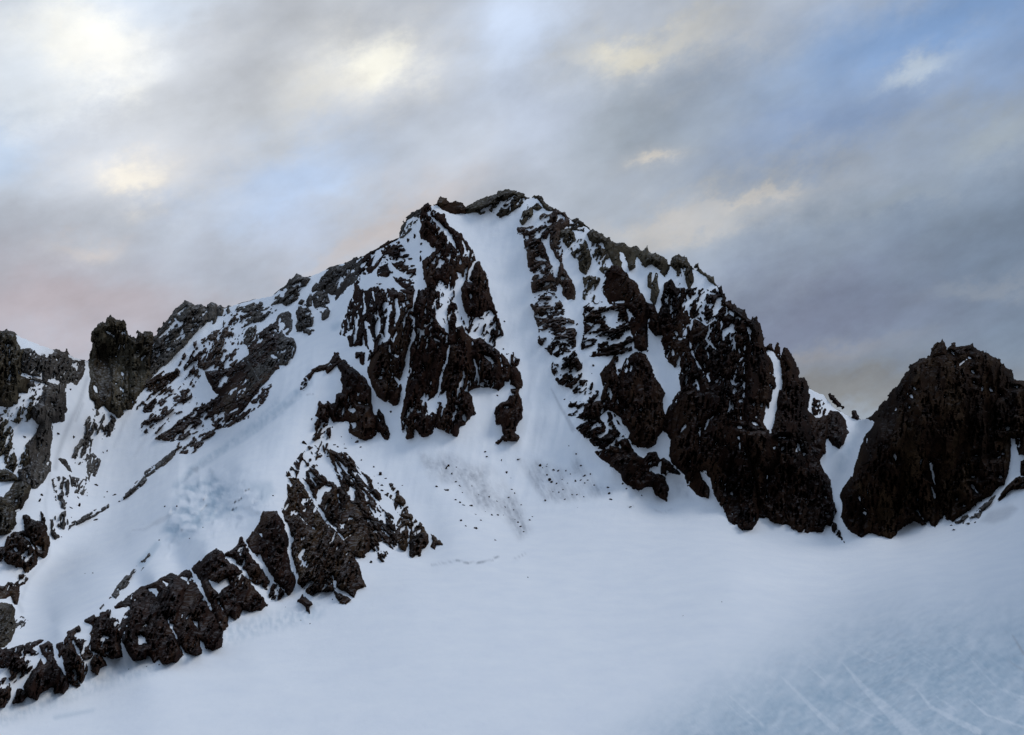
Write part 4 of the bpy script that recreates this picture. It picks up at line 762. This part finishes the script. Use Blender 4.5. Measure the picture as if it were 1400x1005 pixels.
# ------------------------------------------------------------------ loose stones
import bmesh
def stone_mesh(w, h, seed):
    bm = bmesh.new(); bmesh.ops.create_icosphere(bm, subdivisions=2, radius=1.0)
    rnd = random.Random(seed); ax = [(rnd.uniform(-1, 1), rnd.uniform(-1, 1), rnd.uniform(-1, 1)) for _ in range(7)]
    for v in bm.verts:
        p = v.co.copy(); k = 1.0
        for a in ax:
            d = p.x*a[0]+p.y*a[1]+p.z*a[2]
            if d > .45: k -= (d-.45)*.8
        k += rnd.uniform(-.12, .12)
        v.co = (p.x*k*w, p.y*k*w*.8, p.z*k*h)
    me = bpy.data.meshes.new('boulder'); bm.to_mesh(me); bm.free(); me.materials.append(MATS['mixed']); return me
STONES = {
 ('small dark stone poking through the grey rubble-stained snow under the boot-shaped rock', 'stones in the stained snow patch'):
   'W: 265,190,22,50 250,205,12,30 320,195,14,12 290,243,20,22 315,295,34,14 345,325,14,24 360,370,14,24 185,330,30,20 255,355,34,18 240,350,14,14 315,420,14,18 345,440,18,22 370,455,36,16 420,460,28,22 455,520,16,24 490,560,26,16 520,500,12,16 565,525,20,20 605,525,20,24 645,525,14,24 630,150,12,34 670,235,16,30 695,270,8,12 745,575,22,34 760,605,14,26 725,375,18,28 700,345,26,14 680,405,26,12 725,555,10,10 520,90,20,20 530,125,24,14 840,535,24,30 830,560,26,10 765,455,16,24 750,140,36,14 430,325,12,14 475,385,12,12 545,400,14,18 600,430,14,10 655,470,10,16 715,490,14,14 785,640,24,14 895,185,20,26 940,190,12,12 985,215,26,12 980,295,30,30 945,250,10,16',
 ('long thin dark stone lying on the clean snow below the rubble-stained patch', 'thin stones below the stained patch'):
   'W: 352,565,30,40 385,600,20,14 457,617,44,46',
 ('small angular dark stone alone on the snow just above the crevasse line', None): 'W: 590,697,30,26',
 ('tiny black stone resting on the smooth open glacier', 'tiny stones on the glacier'): 'W: 813,953,14,12 SRC: 934,842,2,2 987,823,3,1.6',
 ('small stone scattered in the rubble streaks beside the blocky foot of the face', 'stones in the rubble streaks'):
   'XX: 90,285,18,22 140,275,10,14 185,315,26,10 220,320,20,14 272,318,16,20 160,385,24,28 205,410,14,30 245,380,16,14 280,405,14,14 335,395,26,40 370,385,14,24 395,355,24,16 435,345,16,24 400,405,16,14 420,385,20,14 220,470,20,26 180,465,14,14 262,517,18,18 315,485,20,12 345,485,22,14 395,500,18,14 465,420,16,24 560,435,26,18 568,480,22,34 575,515,30,12 352,572,12,10 140,350,14,14 130,525,34,16 290,150,16,12 340,205,22,14 375,285,24,14 300,345,16,18 660,410,14,18 685,445,16,22 710,570,50,8 790,490,18,14 770,460,10,10 250,450,14,14 110,300,12,16',
 ('lone dark speck of rock in the middle of the white couloir', None): 'K: 653,930,16,16',
 ('dark stones strewn on the snow between the squat buttress and the spur apex', 'stones above the spur apex'):
   'R: 390,645,26,24 410,660,18,22 465,668,26,12 505,600,12,14 542,625,36,36 567,662,22,18 435,590,10,10 455,640,10,10 572,752,18,20 375,525,16,24 345,725,24,22 375,480,10,16 658,798,14,22 705,850,36,44 738,875,20,12 715,925,26,18 715,960,30,22 740,990,20,24 690,910,12,14 660,860,10,10 790,935,24,60 820,975,30,60 855,925,10,10',
 ('dark stones at the left edge of the couloir below the snow-streaked steps', 'stones by the couloir edge'):
   'J: 645,290,16,14 670,325,24,16 680,320,12,10 602,605,18,30',
 ('small rock isolated on the snow under the black tooth, on the hanging slope side', None): 'R: 185,635,44,54',
 ('dark stone on the snow between the twin gully strips of the buttress foot', None): 'H: 420,722,24,36',
 ('little stones dotted on the snow left of the couloir bank rocks', 'stones along the couloir right bank'):
   'N: 345,300,26,50 350,345,24,26 360,400,36,36 412,530,30,26 460,570,24,24 350,215,34,20 495,20,20,30 530,285,16,10 600,355,12,12 355,150,18,34 610,300,30,40',
 ('small stones dotted over the snow foot of the spur', 'stones at the foot of the spur'):
   'T: 620,735,24,34 690,780,40,30 755,855,12,16 860,945,14,10 925,970,12,12 U: 590,850,30,20 505,860,12,12 380,880,14,16 S: 330,615,30,60 385,650,24,50 350,610,10,14 120,905,20,24 170,930,30,10',
 ('dark stones scattered on the snow of the left basin', 'stones in the left basin'):
   'A: 80,630,14,24 130,640,26,46 185,650,26,28 180,595,20,26 165,545,24,36 640,603,30,16 505,795,30,40 580,770,20,30 395,770,34,18 165,787,36,12 230,470,30,30 270,465,24,12 710,900,16,40 735,890,14,40 480,465,30,20 B: 660,218,30,18 785,285,40,26 735,265,14,16 715,300,30,10 490,375,22,40 545,362,26,46 290,290,26,40 270,330,20,60 420,572,20,16 385,325,16,40 535,305,18,40 655,457,40,14 490,440,10,12 585,825,16,10 640,822,16,10',
 ('dark fleck of rock at the lip of the serac ice', 'flecks on the serac lip'): 'I: 328,540,12,10 265,590,14,8 205,445,10,14 152,445,12,12 125,600,14,16 T: 740,125,12,10 668,90,30,20',
 ('little stone on the snow between the summit wall gullies', 'stones in the summit gullies'):
   'K: 40,340,22,50 80,395,20,24 78,450,22,30 78,510,24,60 100,640,20,34 270,765,14,20 265,800,14,34 G: 635,370,20,24 590,320,24,30 630,470,20,50 545,350,30,60',
 ('small dark stone among the rubble at the foot of the dome', 'stones at the dome foot'): 'RR: 520,425,28,6 505,395,20,14 RR: 670,375,26,20 P: 880,828,24,6 120,915,12,30',
}
nst = 0
for (label, group), s in STONES.items():
    ox = oy = 0; kk = 1
    for tok in s.split():
        if tok.endswith(':'):
            n_ = tok[:-1]
            if n_ in SPEC: ox, oy, kk = SPEC[n_]
            else: (ox, oy), kk = CROPS[n_], SC
            continue
        a_, b_, w_, h_ = [float(q) for q in tok.split(',')]
        u, v = np.array([ox+a_*kk]), np.array([oy+b_*kk]); d = samp(DG, u, v)[0]
        mpp = d/F; kz = (.54 if 'stain' in label or 'rubble' in label else .5)*random.uniform(.75, 1.15); w = w_*kk*mpp*kz; h = h_*kk*mpp*kz
        nst += 1
        P0 = world(u, v, np.array([d-.15*w]))[0]
        o = link('boulder', stone_mesh(w, h, nst), None, P0)
        o.rotation_euler = (0, random.uniform(-.7, .7), random.uniform(-.5, .5))
        o['label'] = label; o['category'] = 'stone'
        if group: o['group'] = group

# ------------------------------------------------------------------ sky
wld = bpy.data.worlds.new('World'); scene.world = wld; wld.use_nodes = True
nt = wld.node_tree; nt.nodes.clear()
SUN_EL, SUN_AZ = math.radians(46), math.radians(78)      # azimuth clockwise from +Y: to the right of the view, a little ahead of the camera
tc = node(nt, 'ShaderNodeTexCoord')
def vmath(op, a, b=None):
    m = node(nt, 'ShaderNodeVectorMath', operation=op)
    for s, v in ((m.inputs[0], a), (m.inputs[1], b)):
        if v is None: continue
        if isinstance(v, tuple): s.default_value = v
        else: nt.links.new(v, s)
    return m
def fmath(op, a, b=None, c=None, clamp=False):
    m = node(nt, 'ShaderNodeMath', operation=op); m.use_clamp = clamp
    for s, v in zip(m.inputs, (a, b, c)):
        if v is None: continue
        if isinstance(v, (int, float)): s.default_value = v
        else: nt.links.new(v, s)
    return m.outputs[0]
dirn = vmath('NORMALIZE', tc.outputs['Generated']).outputs[0]
def cloud_noise(scale, detail, stretch, seed, rough=.55):
    t = math.radians(22); cx = node(nt, 'ShaderNodeCombineXYZ')
    for i, e in enumerate(((math.cos(t), 0, math.sin(t)), (0, 1, 0), (-math.sin(t), 0, math.cos(t)))):
        nt.links.new(vmath('DOT_PRODUCT', dirn, e).outputs['Value'], cx.inputs[i])
    mp = node(nt, 'ShaderNodeMapping'); mp.inputs['Scale'].default_value = stretch; mp.inputs['Location'].default_value = (seed, seed*.7, 0)
    nt.links.new(cx.outputs[0], mp.inputs['Vector'])
    nd = node(nt, 'ShaderNodeTexNoise'); nd.inputs['Scale'].default_value = scale; nd.inputs['Detail'].default_value = detail; nd.inputs['Roughness'].default_value = rough
    nt.links.new(mp.outputs['Vector'], nd.inputs['Vector']); return nd
warpn = cloud_noise(5.5, 8, (1, 1, 1.5), 3.1, .66)
wv = vmath('SUBTRACT', warpn.outputs['Color'], (.5, .5, .5)).outputs[0]
wsc = node(nt, 'ShaderNodeVectorMath', operation='SCALE'); nt.links.new(wv, wsc.inputs[0]); wsc.inputs['Scale'].default_value = .17
pd = vmath('ADD', dirn, wsc.outputs[0]).outputs[0]
def blob(col, u, v, ru, rv, ang, rgb, wgt):
    c = np.array(direction(u, v)); c /= np.linalg.norm(c)
    ex = np.array([1.0, 0, 0]); ex -= c*ex.dot(c); ex /= np.linalg.norm(ex); ez = np.cross(ex, c); ez = ez if ez[2] > 0 else -ez
    t = math.radians(ang); e1 = ex*math.cos(t)+ez*math.sin(t); e2 = -ex*math.sin(t)+ez*math.cos(t)
    e1 = e1*F/ru; e2 = e2*F/rv
    a = fmath('SUBTRACT', vmath('DOT_PRODUCT', pd, tuple(e1)).outputs['Value'], float(e1.dot(c)))
    b = fmath('SUBTRACT', vmath('DOT_PRODUCT', pd, tuple(e2)).outputs['Value'], float(e2.dot(c)))
    r2 = fmath('MULTIPLY_ADD', b, b, fmath('MULTIPLY', a, a))
    w = fmath('MULTIPLY', fmath('EXPONENT', fmath('MULTIPLY', r2, -1.0)), wgt)
    return mixc(nt, w, col, lin(*rgb))
col = lin(160, 178, 203)
rgbn = node(nt, 'ShaderNodeRGB'); rgbn.outputs[0].default_value = col; col = rgbn.outputs[0]
for b in (
    # broad tones of the cloud deck
    (700, 200, 1000, 520, 0, (197, 204, 215), .95), (60, 430, 330, 90, 0, (186, 174, 178), .9), (200, 310, 300, 70, 0, (184, 188, 196), .6), (20, 100, 260, 120, 0, (240, 246, 252), .9),
    (400, 70, 180, 130, 20, (206, 209, 212), .9), (330, 30, 140, 40, 20, (176, 180, 188), .6), (140, 165, 200, 34, 20, (186, 191, 202), .6), (1370, 380, 400, 260, 0, (118, 134, 153), .97), (1000, 160, 230, 100, 20, (166, 174, 182), .85),
    (1110, 450, 200, 80, 10, (120, 126, 148), .85), (1180, 548, 180, 36, 0, (132, 131, 130), .9), (850, 170, 120, 60, 20, (170, 181, 192), .7), (560, 300, 120, 40, 20, (204, 200, 202), .8),
    # blue openings
    (1310, 40, 230, 76, 16, (126, 160, 206), .95), (1170, 150, 170, 42, 22, (128, 152, 190), .8), (700, 55, 70, 100, 0, (208, 223, 246), .95), (395, 235, 120, 50, 15, (190, 211, 242), .85), (15, 205, 50, 45, 0, (196, 216, 242), .8),
    (15, 90, 60, 50, 0, (226, 236, 247), .8), (390, 305, 36, 36, 0, (190, 204, 228), .7), (150, 8, 140, 34, 0, (204, 220, 240), .6), (720, 180, 60, 60, 0, (188, 198, 216), .6), (330, 345, 120, 40, 10, (182, 190, 205), .6),
    # sunlit cream patches, each with its paler surround
    (120, 80, 120, 80, -15, (232, 236, 240), .7), (105, 70, 66, 34, -25, (255, 255, 249), 1.0), (150, 92, 40, 26, -10, (253, 252, 246), .8), (508, 92, 66, 50, 15, (224, 224, 224), .7), (514, 82, 38, 32, 15, (255, 253, 240), 1.0), (455, 108, 60, 26, 24, (224, 222, 214), .6),
    (205, 218, 80, 36, 12, (216, 214, 214), .7), (192, 222, 34, 20, 8, (246, 240, 228), .95), (880, 62, 110, 34, 20, (208, 209, 206), .7), (868, 66, 52, 15, 22, (236, 231, 214), .9), (940, 38, 80, 18, 18, (206, 206, 202), .6),
    (888, 222, 48, 22, 25, (196, 198, 200), .6), (886, 222, 22, 9, 27, (220, 214, 204), .9), (1020, 275, 130, 34, 16, (178, 182, 186), .7), (1048, 260, 46, 10, 16, (202, 198, 192), .8), (930, 304, 100, 18, 10, (196, 193, 189), .8),
    (1255, 105, 80, 26, 22, (164, 181, 203), .8), (1235, 112, 36, 12, 24, (186, 198, 210), .7), (1365, 192, 50, 24, 10, (160, 170, 178), .8), (1225, 268, 60, 14, 18, (150, 161, 173), .8), (130, 332, 44, 18, 20, (212, 204, 200), .7),
    (500, 322, 110, 14, 22, (204, 196, 194), .7), (1350, 385, 80, 14, 12, (142, 150, 162), .7), (1120, 500, 90, 14, 8, (150, 148, 150), .6), (1040, 540, 80, 30, 10, (150, 146, 144), .5)):
    col = blob(col, *b)
st = cloud_noise(8.0, 7, (.9, .9, 1.9), 7.7, .5); sm = cloud_noise(19.0, 7, (1, 1, 1.6), 1.7, .62)
fac = fmath('MULTIPLY_ADD', fmath('SUBTRACT', st.outputs['Fac'], .5), .8, 1.0)
fac = fmath('ADD', fac, fmath('MULTIPLY', fmath('SUBTRACT', sm.outputs['Fac'], .5), .34))
fc = node(nt, 'ShaderNodeCombineColor')
for i in range(3): nt.links.new(fac, fc.inputs[i])
cloud = mixc(nt, 1.0, col, fc.outputs[0], 'MULTIPLY')
skyt = node(nt, 'ShaderNodeTexSky', sky_type='NISHITA'); skyt.sun_disc = False; skyt.sun_elevation = SUN_EL; skyt.sun_rotation = SUN_AZ; skyt.altitude = 3000
b1 = node(nt, 'ShaderNodeBackground'); nt.links.new(skyt.outputs[0], b1.inputs['Color']); b1.inputs['Strength'].default_value = .1
b2 = node(nt, 'ShaderNodeBackground'); nt.links.new(cloud, b2.inputs['Color']); b2.inputs['Strength'].default_value = 1.0
cov = fmath('MULTIPLY_ADD', sm.outputs['Fac'], -.2, 1.04, clamp=True)
ms = node(nt, 'ShaderNodeMixShader'); nt.links.new(cov, ms.inputs[0]); nt.links.new(b1.outputs[0], ms.inputs[1]); nt.links.new(b2.outputs[0], ms.inputs[2])
ow = node(nt, 'ShaderNodeOutputWorld'); nt.links.new(ms.outputs[0], ow.inputs['Surface'])
sl = bpy.data.lights.new('sun', 'SUN'); sl.energy = .98; sl.angle = math.radians(25); sl.color = (1, .96, .92)
so = bpy.data.objects.new('sun', sl); COL.objects.link(so)
from mathutils import Vector
sd_ = Vector((math.sin(SUN_AZ)*math.cos(SUN_EL), math.cos(SUN_AZ)*math.cos(SUN_EL), math.sin(SUN_EL)))
so.rotation_euler = sd_.to_track_quat('Z', 'Y').to_euler()
scene.view_settings.view_transform = 'Standard'; scene.view_settings.look = 'None'; scene.view_settings.exposure = 0; scene.view_settings.gamma = 1
scene.cycles.max_bounces = 6
